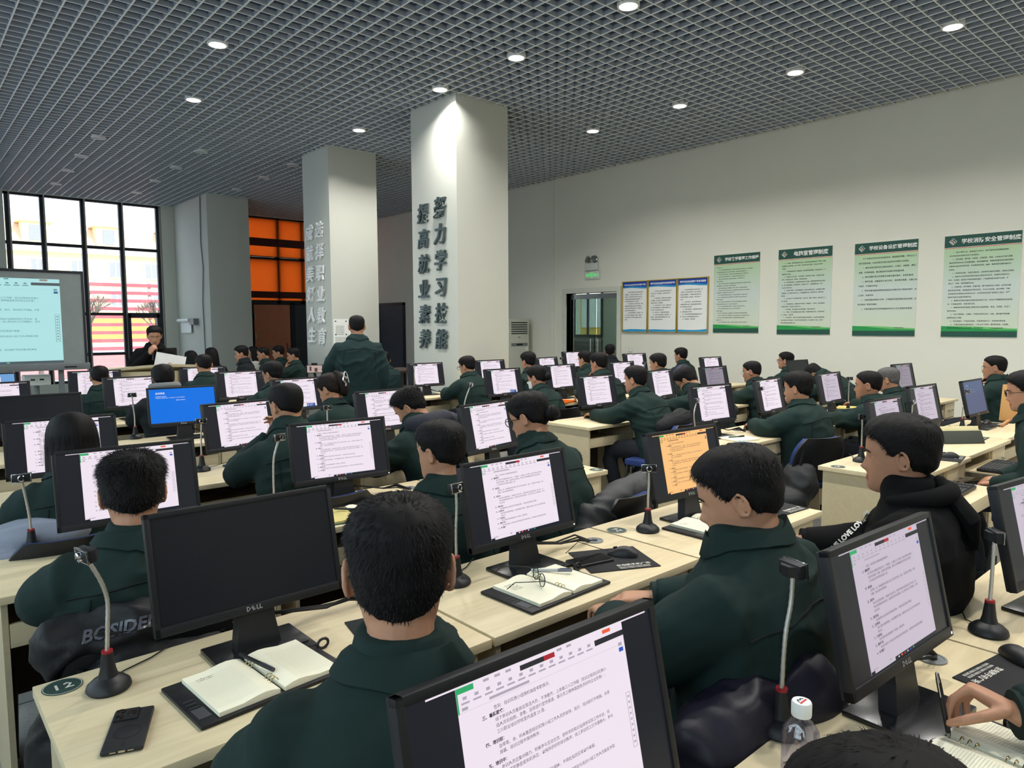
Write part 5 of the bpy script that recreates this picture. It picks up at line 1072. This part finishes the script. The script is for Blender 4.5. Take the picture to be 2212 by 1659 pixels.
lump('grey_jacket', 'dark grey jacket hanging low beside the turned blue chair', 'jacket', [('b', (0, 0, .48), (.13, .12, .16)), ('b', (-.05, .02, .36), (.14, .12, .12))], (4.92, 2.40, 0), 0, mat('charcoal_nylon', (45, 46, 48), .6), fold=.025, seed=14)
finish_people(); finish_lumps()
# lettering on clothes
gl_m = mat('gloss_black_print', (84, 86, 94), .25, spec=.6); wl_m = mat('white_print_cloth', (214, 212, 206), .8)
cdir = (Vector((.50, 2.12, .62)) - Vector((0, 0, CAMZ))).normalized()
def face_cam(p, up=Vector((0, 0, 1)), rot=0):
    d = (Vector(p) - Vector((0, 0, CAMZ))).normalized(); x = d.cross(up).normalized(); y = x.cross(d).normalized()
    return Matrix(((x.x, y.x, -d.x, p[0]), (x.y, y.y, -d.y, p[1]), (x.z, y.z, -d.z, p[2]), (0, 0, 0, 1))) @ R(rot, 'Z'), d
def decal(q_bvh, root, p, body, size, m, name, rot=0, bold=.02, shear=0, spacing=1):
    M_, d = face_cam(p, rot=rot); inv = root.matrix_basis.inverted(); return project_text(q_bvh, inv @ M_, body, size, (inv.to_3x3() @ d).normalized(), m, name, root, bold, shear, spacing)
decal(bos.bvh, bos.obj, (.47, 2.18, .755), 'BOSIDENG', .046, gl_m, 'embossed_lettering', radians(4), .03, .25, 1.0)
P38 = [p for p in PEOPLE if 'white lettering' in p.root['label']][0]
decal(P38.bvh, P38.root, (2.10, .89, .965), 'LOVE LOVE LOVE LOVE', .024, wl_m, 'sleeve_lettering', radians(50), .05)
# hair claw clip, lanyards etc. as parts of their wearers
Pc = [p for p in PEOPLE if 'claw clip' in p.root['label']][0]; cm = MB(); Mc = Pc.HM @ T(0, -.155, .045)
cm.tube([Mc @ Vector((-.03 + .012 * sin(k * 1.1), -.004, -.055 + k * .012)) for k in range(10)], .006, 6)
cm.tube([Mc @ Vector((.012 + .022 * cos(a), -.004, .03 + .026 * sin(a))) for a in [2 * pi * k / 14 for k in range(15)]], .005, 6); cm.tube([Mc @ Vector((-.02, -.004, .02)), Mc @ Vector((.03, -.006, .01)), Mc @ Vector((.028, -.004, -.03))], .004, 6)
cm.obj('claw_clip', mat('clip_silver', (205, 204, 206), .25, .7), Pc.root)
Pm = [p for p in PEOPLE if 'face mask' in p.root['label']][0]; mk = MB(); rr_ = []
for i in range(7):
    u = .10 + .30 * i / 6; rr_.append([Pm.HM @ (head_pt(-1.25 + 2.5 * j / 14, u) * 1.06 + Vector((0, .004, -.0))) for j in range(15)])
mk.loft(rr_, 0, False, False); mk.obj('face_mask', white, Pm.root)
hb = MB(); nb_ = P38.spine(.97); hb.tube([nb_ + Vector((.115 * cos(a), .105 * sin(a) - .005, .004 - .018 * sin(a))) for a in [pi * .85 + pi * 1.3 * k / 18 for k in range(19)]], [.016] + [.022 + .010 * sin(pi * k / 16) for k in range(17)] + [.016], 12, round_end=True).tube([nb_ + Vector((0, -.10, .03)), nb_ + Vector((0, -.17, -.06)), nb_ + Vector((0, -.18, -.12))], [.05, .06, .035], 12, flat=.5, round_end=True); hb.obj('hood', jk['black'], P38.root)
Pg = [p for p in PEOPLE if 'grey hood' in p.root['label']][0]; hb = MB(); nb_ = Pg.spine(1.0)
hb.tube([nb_ + Vector((.105 * cos(a), .095 * sin(a) - .01, .045 - .012 * sin(a))) for a in [pi * .9 + pi * 1.2 * k / 14 for k in range(15)]], .03, 10, round_end=True); hb.obj('hood', mat('grey_hood_cloth', (120, 122, 124), .9), Pg.root)
# ================================================================== DESKS + MONITORS
DP = desk_proto(); CP = chair_proto(); MP = mouse_proto(); KP = keyboard_proto(); _used = set()
def proto(p, loc, rz, label, group=None):
    if id(p) not in _used: _used.add(id(p)); o = p
    else: o = copy_tree(p)
    o.location = loc; o.rotation_euler = (0, 0, rz); o['label'] = label
    if group: o['group'] = group
    return o
KL = {'doc': 'showing the white document', 'dim': 'showing a greyed document', 'soft': 'showing a slightly dimmed document', 'off': 'switched off with a black screen', 'blue': 'showing a bright blue repair page', 'amber': 'showing the document in amber tint', 'dimblue': 'showing a slate blue page', 'desktop': 'showing a pale blue desktop'}
ST = [ # x, y, yaw, kind, desk x0, desk y0, where, cable
 (.70, .66, -1.5, 'doc', .14, .15, 'largest one, cut by the bottom edge', None),
 (1.665, .55, -3, 'soft', 1.145, .15, 'tall in view right of the water bottle', (.36, .07)),
 (2.60, .47, -8, 'soft', 2.15, .15, 'cut by the right edge of the picture', None),
 (.705, 1.83, .5, 'off', .215, 1.456, 'on desk 12 at lower left', (.42, .10)),
 (1.675, 1.81, .5, 'doc', 1.222, 1.456, 'behind the notebook with eyeglasses on it', (.42, .06)),
 (2.66, 1.785, -3, 'amber', 2.229, 1.456, 'on desk 26', (.3, .08)),
 (.69, 3.03, -2, 'doc', .20, 2.75, 'behind the spiky haired head', None),
 (1.66, 3.13, -6, 'doc', 1.205, 2.75, 'with icons in its task bar, above the black monitor', (.40, .04)),
 (2.75, 3.26, 10, 'doc', 2.21, 2.75, 'beside the person with dark framed glasses and bun', None),
 (.66, 4.24, -1.5, 'doc', .20, 3.99, 'behind the long straight hair at left', None),
 (1.66, 4.38, 7, 'doc', 1.20, 3.99, 'beside the person with folded hands', None),
 (2.73, 4.44, 2, 'doc', 2.22, 3.99, 'beside the tousled hair', None),
 (.79, 5.84, 0, 'off', .25, 5.48, 'broad dark one at the left edge', None),
 (1.72, 5.81, -5, 'blue', 1.25, 5.48, 'left of the centre', (.25, .05)),
 (2.79, 6.04, 5, 'doc', 2.27, 5.48, 'left of the claw clip', None),
 (.68, 7.42, 0, 'doc', .20, 7.05, 'beside the pale projector box at left', None),
 (1.74, 7.37, 2, 'doc', 1.22, 7.05, 'behind the thick black hair, above the blue screen', None),
 (2.80, 7.47, 0, 'doc', 2.26, 7.05, 'directly right of and above the blue screen', None),
 (.75, 8.95, 0, 'desktop', .20, 8.5, 'farthest at the left edge', None),
 (1.68, 8.71, -6, 'doc', 1.20, 8.35, 'beside the round cropped head near the windows', None),
 (2.76, 8.55, -7, 'doc', 2.24, 8.2, 'in front of the lectern', None),
 (4.71, 1.69, -2, 'soft', 4.255, 1.41, 'behind the black hooded head', None),
 (5.91, 1.87, -3, 'soft', 5.27, 1.43, 'behind the upright notebook', None),
 (6.78, 1.78, -.5, 'dimblue', 6.28, 1.46, 'alone at the right', (-.2, .05)),
 (4.79, 3.01, -6, 'doc', 4.26, 2.65, 'behind a gooseneck webcam in the middle', (.42, .03)),
 (5.72, 3.03, 3, 'doc', 5.27, 2.65, 'left of the broad green back', None),
 (6.82, 3.0, 0, 'soft', 6.28, 2.65, 'behind a thin webcam, left of the flat top', None),
 (8.94, 3.09, -4, 'dim', 8.28, 2.65, 'next to the grey haired head', None),
 (4.98, 4.37, -3, 'doc', 4.43, 4.01, 'with two hands typing below it', None),
 (6.05, 4.42, 6, 'doc', 5.44, 4.02, 'before the person bending low', None),
 (6.95, 4.36, -2, 'dim', 6.45, 4.02, 'left of the person with thin glasses', None),
 (8.97, 4.38, -3, 'off', 8.47, 4.02, 'between the wall and the slumped person', None),
 (5.03, 5.77, -2, 'doc', 4.53, 5.44, 'left of the masked person', None),
 (6.04, 5.88, -1, 'doc', 5.54, 5.44, 'above the orange folder', None),
 (7.06, 5.78, 0, 'doc', 6.55, 5.44, 'right of the person with hand on chin', None),
 (8.98, 5.70, -3, 'doc', 8.5, 5.40, 'smallest one standing by the wall', None),
 (5.11, 7.38, -8, 'doc', 4.60, 7.02, 'just before the lettered pillar', (.25, .05)),
 (6.18, 7.37, -3, 'doc', 5.62, 6.98, 'on the plain side of the near pillar', None),
 (7.28, 7.38, 5, 'doc', 6.72, 7.0, 'below the air conditioner', None),
 (9.26, 7.33, -9, 'doc', 8.75, 6.98, 'just right of the glass door', None),
 (9.20, 8.67, -8, 'doc', 8.70, 8.3, 'in front of the glass door', None)]
for x, y, yaw, k, dx, dy, wh, cb in ST:
    monitor(x, y, .858, yaw, k, 'black monitor %s, %s' % (KL[k], wh), cb)
    proto(DP, (dx, dy, 0), 0, 'pale desk carrying the monitor %s' % wh, 'pale computer desks in the rows')
for dx, dy, wh in ((7.27, 2.65, 'with the grey haired person'), (7.46, 4.02, 'in front of the slumped person'), (7.52, 5.42, 'with the dark blue backpack'), (7.74, 7.0, 'before the glass door, without a monitor')):
    proto(DP, (dx, dy, 0), 0, 'pale wooden computer desk %s' % wh, 'pale computer desks in the rows')
# ---- chairs
for x, y, rz, wh in ((.50, 3.42, 0, 'below the grey cushion at the left edge'), (1.60, 3.34, 0, 'of the person with folded hands'), (2.66, 2.38, .1, 'under the charcoal jacket'), (2.45, 3.62, 0, 'behind the document screen and the bent person'), (4.25, 5.62, 0, 'empty, with the webcam neck before it'), (4.90, 3.62, .1, 'with black frame under the typing person'), (5.0, 5.08, 0, 'of the masked person') , (5.12, 2.52, -.35, 'turned, behind the broad backed person'), (5.12, .98, 0, 'of the person with round black glasses'), (1.55, 1.02, .15, 'below the navy puffer jacket'), (.52, 2.36, 0, 'below the black padded coat'), (6.5, 2.30, 0, 'of the person with the flat top')):
    proto(CP, (x, y, 0), rz, 'chair with a blue fabric back, %s' % wh, 'blue fabric chairs')
# ---- webcams (base x, y, neck points, yaw, pitch)
def arc(dx, dy, h, bow=0, by=0): return [(dx * .05 + bow * .5, dy * .05 + by * .5, h * .45), (dx * .45 + bow, dy * .45 + by, h * .78), (dx, dy, h)]
webcam(.354, 1.868, [(.004, 0, .16), (.006, .0, .22), (-.006, .0, .27), (-.030, .0, .325)], radians(-78), -.15, 'webcam with its head twisted left, standing beside the number 12')
webcam(.376, 3.218, [(-.004, 0, .16), (-.012, 0, .23), (-.02, 0, .285)], radians(-8), .05, 'webcam facing the camera, left of the spiky haired head')
webcam(1.388, 4.397, [(0, 0, .16), (.004, 0, .24), (.006, 0, .29)], radians(-14), .05, 'webcam facing the camera, just below the blue screen')
webcam(1.42, 6.05, [(0, 0, .17), (-.006, 0, .26), (-.01, 0, .33)], radians(-12), .05, 'webcam facing the camera, left of the blue screen')
webcam(1.30, 3.127, [(.0, 0, .18), (.006, 0, .27), (.03, 0, .345)], radians(22), .05, 'webcam turned right, left of the screen with task bar icons')
webcam(2.28, 4.52, [(0, 0, .15), (0, 0, .22), (.0, 0, .29)], radians(4), .05, 'webcam above the corner of the screen with task bar icons')
webcam(1.395, 1.86, [(0, 0, .18), (.004, 0, .26), (.002, 0, .315)], radians(12), .12, 'webcam with chrome lens turned right, behind the large cropped head')
webcam(2.364, 1.805, [(0, 0, .14), (.004, 0, .20), (.002, 0, .255)], radians(-44), .05, 'webcam facing the camera on desk 26')
webcam(3.17, 4.10, [(-.005, 0, .2), (.0, 0, .31), (.05, 0, .42)], radians(30), -.2, 'webcam with a long curved neck above an empty blue chair')
webcam(4.33, 2.88, [(-.025, 0, .15), (-.045, -.005, .24), (-.01, 0, .315)], radians(20), -.1, 'webcam with an S shaped neck in front of the centre right screen')
webcam(5.602, 3.079, [(0, 0, .17), (-.01, 0, .25), (-.018, 0, .31)], radians(30), -.1, 'webcam tilted sideways, left of the broad green back')
webcam(7.019, 2.95, [(0, 0, .17), (.0, 0, .25), (.005, 0, .325)], radians(-40), .0, 'thin dark webcam in front of the document right of the broad back')
webcam(4.574, 1.831, [(0, 0, .16), (0, 0, .23), (-.004, 0, .275)], radians(-30), .0, 'webcam with a straight neck left of the face of the hooded person')
webcam(6.534, 1.83, [(-.01, 0, .13), (.0, 0, .21), (.045, 0, .30)], radians(-30), .0, 'webcam in front of the slate blue screen')
webcam(5.62, 1.90, [(0, 0, .16), (0, 0, .22), (.0, 0, .28)], radians(10), .0, 'webcam before the document screen behind the hooded person')
webcam(1.385, .70, [(.004, 0, .16), (.012, .0, .22), (.03, .0, .275), (.035, 0, .335)], radians(74), .1, 'webcam with its neck rising behind the water bottle')
webcam(2.27, .547, [(.006, 0, .15), (.008, 0, .22), (.01, 0, .265)], radians(40), .0, 'webcam seen from the side at the right edge')
webcam(4.86, 7.3, [(0, 0, .2), (0, 0, .3), (.01, 0, .38)], radians(-30), .0, 'webcam left of the screen before the lettered pillar')
webcam(7.55, 5.85, [(0, 0, .2), (0, 0, .28), (.0, 0, .35)], radians(-30), .0, 'webcam at the edge of the greyed screen near the wall')
webcam(7.60, 7.45, [(0, 0, .2), (0, 0, .3), (.01, 0, .36)], radians(-30), .0, 'webcam left of the glass door')
# ---- number discs and grommets
disc_m = mat('number_disc_green', (44, 66, 60), .5)
def disc(x, y, txt, rz, label):
    t = thing('number_disc', label, 'number plate', (x, y, .7525), rz, 'numbered desk discs'); MB().lathe([(.001, 0), (.043, 0), (.043, .0008), (.001, .0009)], 40).obj('plate', disc_m, t)
    mb = MB(); n = 40; mb.add([Vector((r_ * cos(2 * pi * k / n), r_ * sin(2 * pi * k / n), .0013)) for r_ in (.0395, .041) for k in range(n)], [(k, (k + 1) % n, n + (k + 1) % n, n + k) for k in range(n)], 0); mb.text(txt, T(0, -.015, .0015), 0, .042, .02, align='CENTER', spacing=1.2); mb.obj('number', pad_t, t)
disc(.272, 1.955, '12', 0, 'round dark green disc numbered 12 at the desk corner'); disc(2.275, 1.90, '26', radians(80), 'round dark green disc numbered 26, turned sideways'); disc(4.31, 1.86, '54', 0, 'round dark green disc on the corner of the near right desk'); disc(3.16, 2.80, '27', 0, 'round dark disc on the aisle end of the middle desk')
def grommet(x, y, label):
    t = thing('cable_grommet', label, 'cable grommet', (x, y, .7525), 0, 'desk cable grommets'); MB().lathe([(.001, 0), (.036, 0), (.036, .003), (.030, .0035), (.029, .002), (.001, .002)], 28).obj('ring', acg, t); MB().lathe([(.001, .0022), (.014, .0022), (.014, .003), (.001, .003)], 16).obj('hole', blk2, t)
grommet(2.095, 1.865, 'grey cable grommet behind the mouse pad with the phone'); grommet(1.985, .60, 'grey cable grommet beside the tall screen at right'); grommet(5.20, 3.07, 'grey cable grommet by the white notepad'); grommet(2.06, 3.16, 'grey cable grommet behind the open green book')
# ---- items on desk 12, 13, 26 ...
ring_binder(.645, 1.662, radians(4), 'open ring binder with a black pen and handwriting, beside the phone', lines=2)
ring_binder(1.595, 1.622, radians(2), 'open ring binder with eyeglasses and a silver pen lying on it', lines=6, card=True)
ring_binder(2.62, 1.66, radians(0), 'open ring binder half hidden by the face of the broad green person', lines=3)
pen(.648, 1.70, .784, radians(-78), 'black gel pen lying across the left ring binder', blk, mat('pen_clear', (60, 62, 66), .15), .0)
pen(1.66, 1.672, .785, radians(-42), 'silver white pen on the right page next to the eyeglasses', mat('pen_silver', (176, 182, 186), .3), mat('pen_grey_clear', (110, 114, 130), .2), .0)
t = thing('eyeglasses', 'folded out eyeglasses lying on the open ring binder', 'eyeglasses', (1.555, 1.625, .793), radians(64)); eyeglasses_part(t, T(0, 0, .008) @ R(.15, 'X'), blk, .024, 'frame', .0016)
MB().box((-.055, -.0005, -.006), (-.012, .0005, .020)).box((.012, -.0005, -.006), (.055, .0005, .020)).obj('lenses', gl, t)
phone(.342, 1.632, .753, radians(-22), 'phone in a dark matt case lying face down on desk 12', False)
phone(1.885, 1.70, .754, radians(78), 'phone lying face up with a dark screen beside the mouse pad', True)
mousepad(1.975, 1.665, radians(-26), 'black mouse pad with shop print under the phone and mouse', .27, .235); mousepad(1.06, 1.70, radians(-12), 'black mouse pad partly hidden by the large cropped head')
mousepad(2.02, .40, radians(170), 'black mouse pad with shop print upside down at lower right', .26, .22); mousepad(5.10, 1.52, radians(10), 'black mouse pad on the near right desk'); mousepad(3.10, 1.63, radians(-4), 'black mouse pad behind the broad green shoulder')
mousepad(5.38, 2.98, radians(8), 'black mouse pad with phone by the white notepad'); mousepad(6.12, 1.66, radians(4), 'black mouse pad behind the upright notebook'); mousepad(7.10, 1.78, 0, 'black mouse pad right of the slate blue screen')
def ms(x, y, rz, wh, z=.756): proto(MP, (x, y, z), rz, 'black computer mouse %s' % wh, 'black computer mice')
ms(2.03, 1.665, radians(28), 'on the pad beside the face up phone'); ms(2.13, .44, radians(150), 'at the right edge of the picture'); ms(5.12, 1.50, .2, 'on the near right desk'); ms(7.08, 1.80, radians(80), 'right of the slate blue screen'); ms(6.14, 1.66, .1, 'behind the upright notebook')
def kb(x, y, rz, wh, z=.607): proto(KP, (x, y, z), rz, 'black keyboard %s' % wh, 'black keyboards')
# pulled-out trays on the near right desks
for dx, dy, wh in ((4.255, 1.41, 'on the pulled out tray of the near right desk'), (5.27, 1.43, 'on the second pulled out tray at right')):
    kb(dx + .28, dy - .10, .03, wh, .6525)
    tr = thing('keyboard_shelf', 'pulled out pale shelf %s' % wh.replace('on the', 'of the').replace('tray of', 'part of'), 'shelf', (dx + .05, dy - .26, .58), 0)
    MB().box((0, .012, .055), (.57, .30, .069)).obj('board', maple, tr); MB().rbox((-.01, 0, .0), (.59, .018, .075), .002).obj('front_lip', maple, tr); MB().box((-.006, .05, .03), (0, .32, .06)).obj('runner', steel, tr); MB().box((.57, .05, .03), (.576, .32, .06)).obj('runner', steel, tr)
# items on R0 desk
hb_c = mat('pale_paper', (226, 226, 220), .8)
ring_binder(1.585, .365, radians(-6), 'small ring binder being written in at lower right', .26, .17, False, 4)
pw = [p for p in PEOPLE if 'writing hand' in p.root['label']][0]
wb = thing('water_bottle', 'clear plastic water bottle with a white cap at lower right', 'bottle', (1.225, .58, .753))
bot = glass('clear_plastic', (226, 226, 246), .2)
MB().lathe([(.001, 0), (.030, 0), (.0335, .006), (.0335, .03), (.031, .036), (.0335, .042), (.0335, .10), (.032, .118), (.024, .133), (.0155, .142), (.0145, .15), (.001, .15)], 28).obj('body', bot, wb)
MB().lathe([(.0175, .148), (.0180, .150), (.0180, .172), (.0165, .175), (.001, .1755)], 28).obj('cap', white, wb)
mb = MB(); mb.box((-.011, -.005, .1755), (.010, -.0015, .1761), 0)
for q in (((-.009, .0, .1759), (-.004, .007, .1759)), ((-.004, .007, .1759), (0, .002, .1759)), ((0, .002, .1759), (.004, .006, .1759)), ((.004, .006, .1759), (.008, .001, .1759))): mb.tube(q, .0007, 4, 1)
mb.obj('cap_print', [mat('cap_red', (210, 70, 76), .6), mat('cap_navy', (40, 48, 90), .6)], wb)
# pen held in the writing hand
s_, Sh, E_, Wp, hd_, n_ = [h for h in pw.hands if h[0] == 1][0]
hw = pw.root.matrix_basis @ Wp; hdw = pw.root.matrix_basis.to_3x3() @ hd_.normalized()
pt_ = pw.root.matrix_basis @ (pw.tips[1][0] + pw.tips[1][1] * .008); pd_ = Vector((-.10, .16, .9)).normalized(); tip = pt_ - pd_ * ((pt_.z - .772) / pd_.z); top = tip + pd_ * .14
t = thing('pen', 'black pen with a silver clip held in the writing hand', 'pen', tip); dv = top - tip
MB().tube([dv * 0, dv * .05, dv * .10], [.0008, .0035, .0048], 10).obj('tip', steel, t); MB().tube([dv * .10, dv * .86], .005, 12).obj('barrel', blk, t); MB().tube([dv * .86, dv], [.005, .0035], 12).tube([dv * .62 + Vector((-.007, 0, .004)), dv * 1.0 + Vector((-.005, 0, .003))], .0016, 6).obj('clip', chrome, t)
# open thick book with green cover, notepad, papers
t = thing('open_book', 'open book with a teal cover and yellow page edge behind the black monitor', 'book', (1.555, 2.865, .7535), radians(-8)); MB().rbox((-.16, -.105, 0), (.16, .105, .004), .001).obj('cover', mat('teal_cover', (44, 100, 96), .6), t)
for s2, hgt, m_ in ((-1, .018, mat('yellow_page', (206, 190, 120), .8)), (1, .024, paper)):
    row = [(s2 * (.004 + .15 * u), .005 + hgt * (1 - .35 * u) * (.55 + .45 * sin(pi * min(1, u * 2 + .1)))) for u in [k / 8 for k in range(9)]]; mb = MB()
    mb.add([Vector((a, -.1, b)) for a, b in row] + [Vector((a, .1, b)) for a, b in row] + [Vector((a, -.1, .004)) for a, b in row] + [Vector((a, .1, .004)) for a, b in row], [f for k in range(8) for f in ((k, k + 1, 10 + k, 9 + k)[::s2], (k, 18 + k, 19 + k, k + 1)[::s2], (9 + k, 10 + k, 28 + k, 27 + k)[::s2])] + [(8, 26, 35, 17)[::s2]], 0); mb.obj('pages', m_, t)
pen(1.545, 2.875, .785, radians(-50), 'black pen in the gutter of the open teal book', blk, blk)
t = thing('notepad', 'white notepad with a dark green pen on it, left of the broad green back', 'notepad', (4.80, 2.82, .7535), radians(-14)); MB().rbox((-.115, -.10, 0), (.115, .10, .012), .003).obj('pages', paper, t); MB().box((-.115, -.1, .0121), (.115, -.06, .0126)).obj('binding_strip', white, t)
pen(4.80, 2.84, .772, radians(-22), 'dark green pen on the white notepad', mat('pen_green', (30, 60, 52), .4), blk)
tag(MB().box((-.09, -.06, 0), (.09, .06, .001)).obj('blue_card', mat('pale_blue_print', (170, 190, 214), .6), loc=(4.66, 2.71, .7535)), 'pale blue printed sheet at the desk edge beside the white notepad', 'paper')
phone(5.30, 2.93, .757, radians(70), 'phone on the mouse pad left of the broad green back', True)
t = thing('upright_notebook', 'dark green notebook propped half open on the near right desk', 'notebook', (5.80, 1.60, .7535), radians(-38))
MB().rbox((-.15, -.003, 0), (.15, .003, .10), .002, 0, R(-.5, 'X')).obj('front_cover', mat('dark_olive_cover', (48, 54, 46), .6), t); MB().rbox((-.14, .07, .004), (.14, .125, .026), .004).rbox((-.145, .034, .0), (.145, .037, .135), .001, 0, R(-.3, 'X')).obj('pages', mat('yellowish_page', (214, 204, 158), .8), t); MB().rbox((-.15, .0, 0), (.15, .13, .004), .001).obj('back_cover', mat('dark_olive_cover', (48, 54, 46), .6), t)
t = thing('orange_folder', 'orange folder lying on the desk below the masked person', 'folder', (5.66, 5.54, .7535), .2); MB().rbox((-.16, -.1, 0), (.16, .1, .02), .004).rbox((-.15, -.08, .02), (.16, .1, .034), .004, 0, R(.08, 'Y')).obj('cover', mat('orange_plastic', (236, 120, 30), .45), t)
t = thing('paper_stack', 'pile of yellowish papers on the desk below the flat top', 'papers', (7.08, 2.98, .7535), .3); rnd = random.Random(4); mb = MB()
for k in range(6): mb.box((-.14, -.1, k * .008), (.14, .1, k * .008 + .006), 0, R(rnd.uniform(-.2, .2), 'Z'))
mb.obj('sheets', mat('yellow_sheet', (214, 192, 110), .8), t)
t = thing('tan_case', 'tan case board standing open on the desk beside the round black glasses', 'case', (7.42, 1.62, .7535), radians(6)); MB().rbox((-.02, -.17, 0), (.02, .17, .34), .01, 0, R(.38, 'Y')).obj('lid', mat('tan_leather', (178, 134, 76), .6), t); MB().rbox((-.45, .08, .002), (.0, .105, .022), .008).obj('edge_strip', mat('tan_strip', (176, 126, 84), .6), t)
t = thing('projector', 'pale grey projector box below the projection board at left', 'projector', (1.47, 11.2, 0), 0); MB().rbox((-.15, -.12, .86), (.15, .12, 1.0), .02).obj('housing', ltgrey, t); mb = MB()
for k in range(2): mb.box((-.08 + k * .1, -.122, .93), (-.03 + k * .1, -.119, .95))
mb.obj('ports', blk2, t); MB().tube([(0, 0, 0), (0, 0, .86)], .03, 10).obj('post', acg, t)
# ---- lectern, board, piano
lec = thing('lectern_desk', 'pale curved front lectern desk before the speaking man', 'lectern', (2.42, 9.05, 0), radians(-10)); n = 16; rings = []
for z, g in ((0, 0), (1.12, 0)): rings.append([Vector((-.52 + 1.04 * k / n, -.22 - .16 * sin(pi * k / n), z)) for k in range(n + 1)] + [Vector((.52 - 1.04 * k / n, .22, z)) for k in range(n + 1)])
MB().loft(rings, 0, smooth=False).obj('front_panel', maple, lec); rings = [[Vector((-.55 + 1.10 * k / n, -.25 - .17 * sin(pi * k / n), z + .05 * sin(pi * k / n))) for k in range(n + 1)] + [Vector((.55 - 1.10 * k / n, .24, z)) for k in range(n + 1)] for z in (1.12, 1.15)]
MB().loft(rings, 0, smooth=False).obj('top', edge_m, lec)
bd = thing('projection_board', 'large interactive board on the left showing the same document in cyan', 'board', (1.10, 11.0, 0), radians(1))
bf = MB(); X0, X1, Z0, Z1 = -1.05, .94, 1.12, 2.375
bf.rbox((X0, -.03, Z1 - .035), (X1, .03, Z1), .008, 1).rbox((X1 - .03, -.03, Z0), (X1, .03, Z1), .008, 1).rbox((X0, -.03, Z0), (X0 + .03, .03, Z1), .008, 1).rbox((X0, -.06, Z0 - .06), (X1 + .02, .03, Z0 + .03), .01, 0); bf.obj('frame', [acg, frame_m], bd)
MB().box((X0 + .02, -.02, Z0), (X1 - .02, .02, Z1 - .02)).obj('board_surface', mat('grey_board', (142, 148, 146), .6), bd)
pm = [pcyan, emit('board_text', (80, 118, 122), 1), emit('board_tool', (160, 208, 210), 1), emit('board_tooltext', (104, 146, 150), 1), emit('board_green', (90, 190, 150), 1), emit('board_orange', (150, 140, 130), 1), emit('board_dot', (60, 100, 140), 1), emit('board_tag', (84, 92, 96), 1), emit('board_red', (120, 90, 96), 1), emit('board_task', (80, 92, 98), 1)]
mb = MB(); doc_page(mb, -.92, .66, Z0 + .04, Z1 - .12, -.022, list(range(10))); mb.obj('projected_page', pm, bd)
lg = MB(); lg.box((-.8, .0, 0), (-.72, .06, Z0)).box((.6, .0, 0), (.66, .05, Z0)).box((-.85, -.3, 0), (-.65, .35, .04)).box((.52, -.3, 0), (.74, .35, .04)); lg.obj('stand', acg, bd)
MB().box((.66, -.063, Z0 - .028), (.80, -.06, Z0 - .012)).obj('nameplate', blk2, bd)
pn = thing('black_piano', 'black equipment with a slanted lid behind the speaking man', 'piano', (3.35, 12.4, 0), .3); MB().rbox((-.6, -.3, .55), (.35, .3, .95), .03).rbox((-.1, .1, .95), (.35, .2, 1.28), .02).obj('case', blk, pn); MB().rbox((-.5, -.45, .70), (.3, -.28, .76), .01).obj('keyboard_lid', blk, pn); MB().tube([(-.5, -.4, 0), (-.5, -.4, .7)], .04).tube([(.28, -.4, 0), (.28, -.4, .7)], .04).box((-.55, 0, 0), (.3, .25, .56)).obj('stand', blk2, pn)
tb = thing('brown_table', 'dark brown table beyond the near pillar', 'table', (6.1, 10.2, 0)); MB().rbox((-.5, -.4, .86), (.7, .4, .90), .006).obj('top', mat('dark_brown_wood', (70, 56, 52), .5), tb)
for a_, b_ in ((-.45, -.35), (.65, -.35), (-.45, .35), (.65, .35)): MB().box((a_ - .03, b_ - .03, 0), (a_ + .03, b_ + .03, .86)).obj('leg', mat('dark_brown_wood', (70, 56, 52), .5), tb)
# presenter items, filming phone
Pp = [p for p in PEOPLE if 'speaking into' in p.root['label']][0]; MWd = Pp.root.matrix_basis
sh = thing('paper_sheet', 'white sheet held up by the speaking man', 'paper', MWd @ Vector((-.10, .36, 1.17)), radians(168)); MB().box((-.21, -.002, -.13), (.13, .0, .13), 0, R(.25, 'X') @ R(-.22, 'Y')).obj('sheet', mat('sheet_white', (214, 214, 214), .8), sh)
mc = thing('microphone', 'microphone held in front of the mouth of the speaking man', 'microphone', MWd @ Vector((.03, .20, 1.34)), radians(168)); MB().tube([(.01, .03, -.13), (0, 0, 0)], [.011, .014], 12).obj('handle', blk, mc); MB().ball((0, -.006, .025), .024, 0, 14).obj('grille', steel, mc)
hp = Vector((3.295, 6.79, 1.185)); fp_ = thing('filming_phone', 'phone on a small black gimbal held up by the standing man', 'phone', hp, radians(-22)); MB().rbox((-.085, -.005, -.042), (.085, .005, .042), .006).obj('case', blk, fp_); MB().box((-.072, -.0062, -.036), (.076, -.005, .036)).obj('screen', emit('phone_view', (206, 180, 172), .8), fp_); MB().box((.0, -.0068, -.03), (.03, -.006, .01)).box((-.05, -.0068, -.02), (-.03, -.006, .025)).obj('picture', emit('phone_view_dark', (90, 74, 70), .8), fp_); MB().rbox((-.03, -.01, .042), (.03, .012, .062), .004).tube([(0, .0, -.04), (.02, .0, -.15)], .014).obj('gimbal', blk2, fp_)
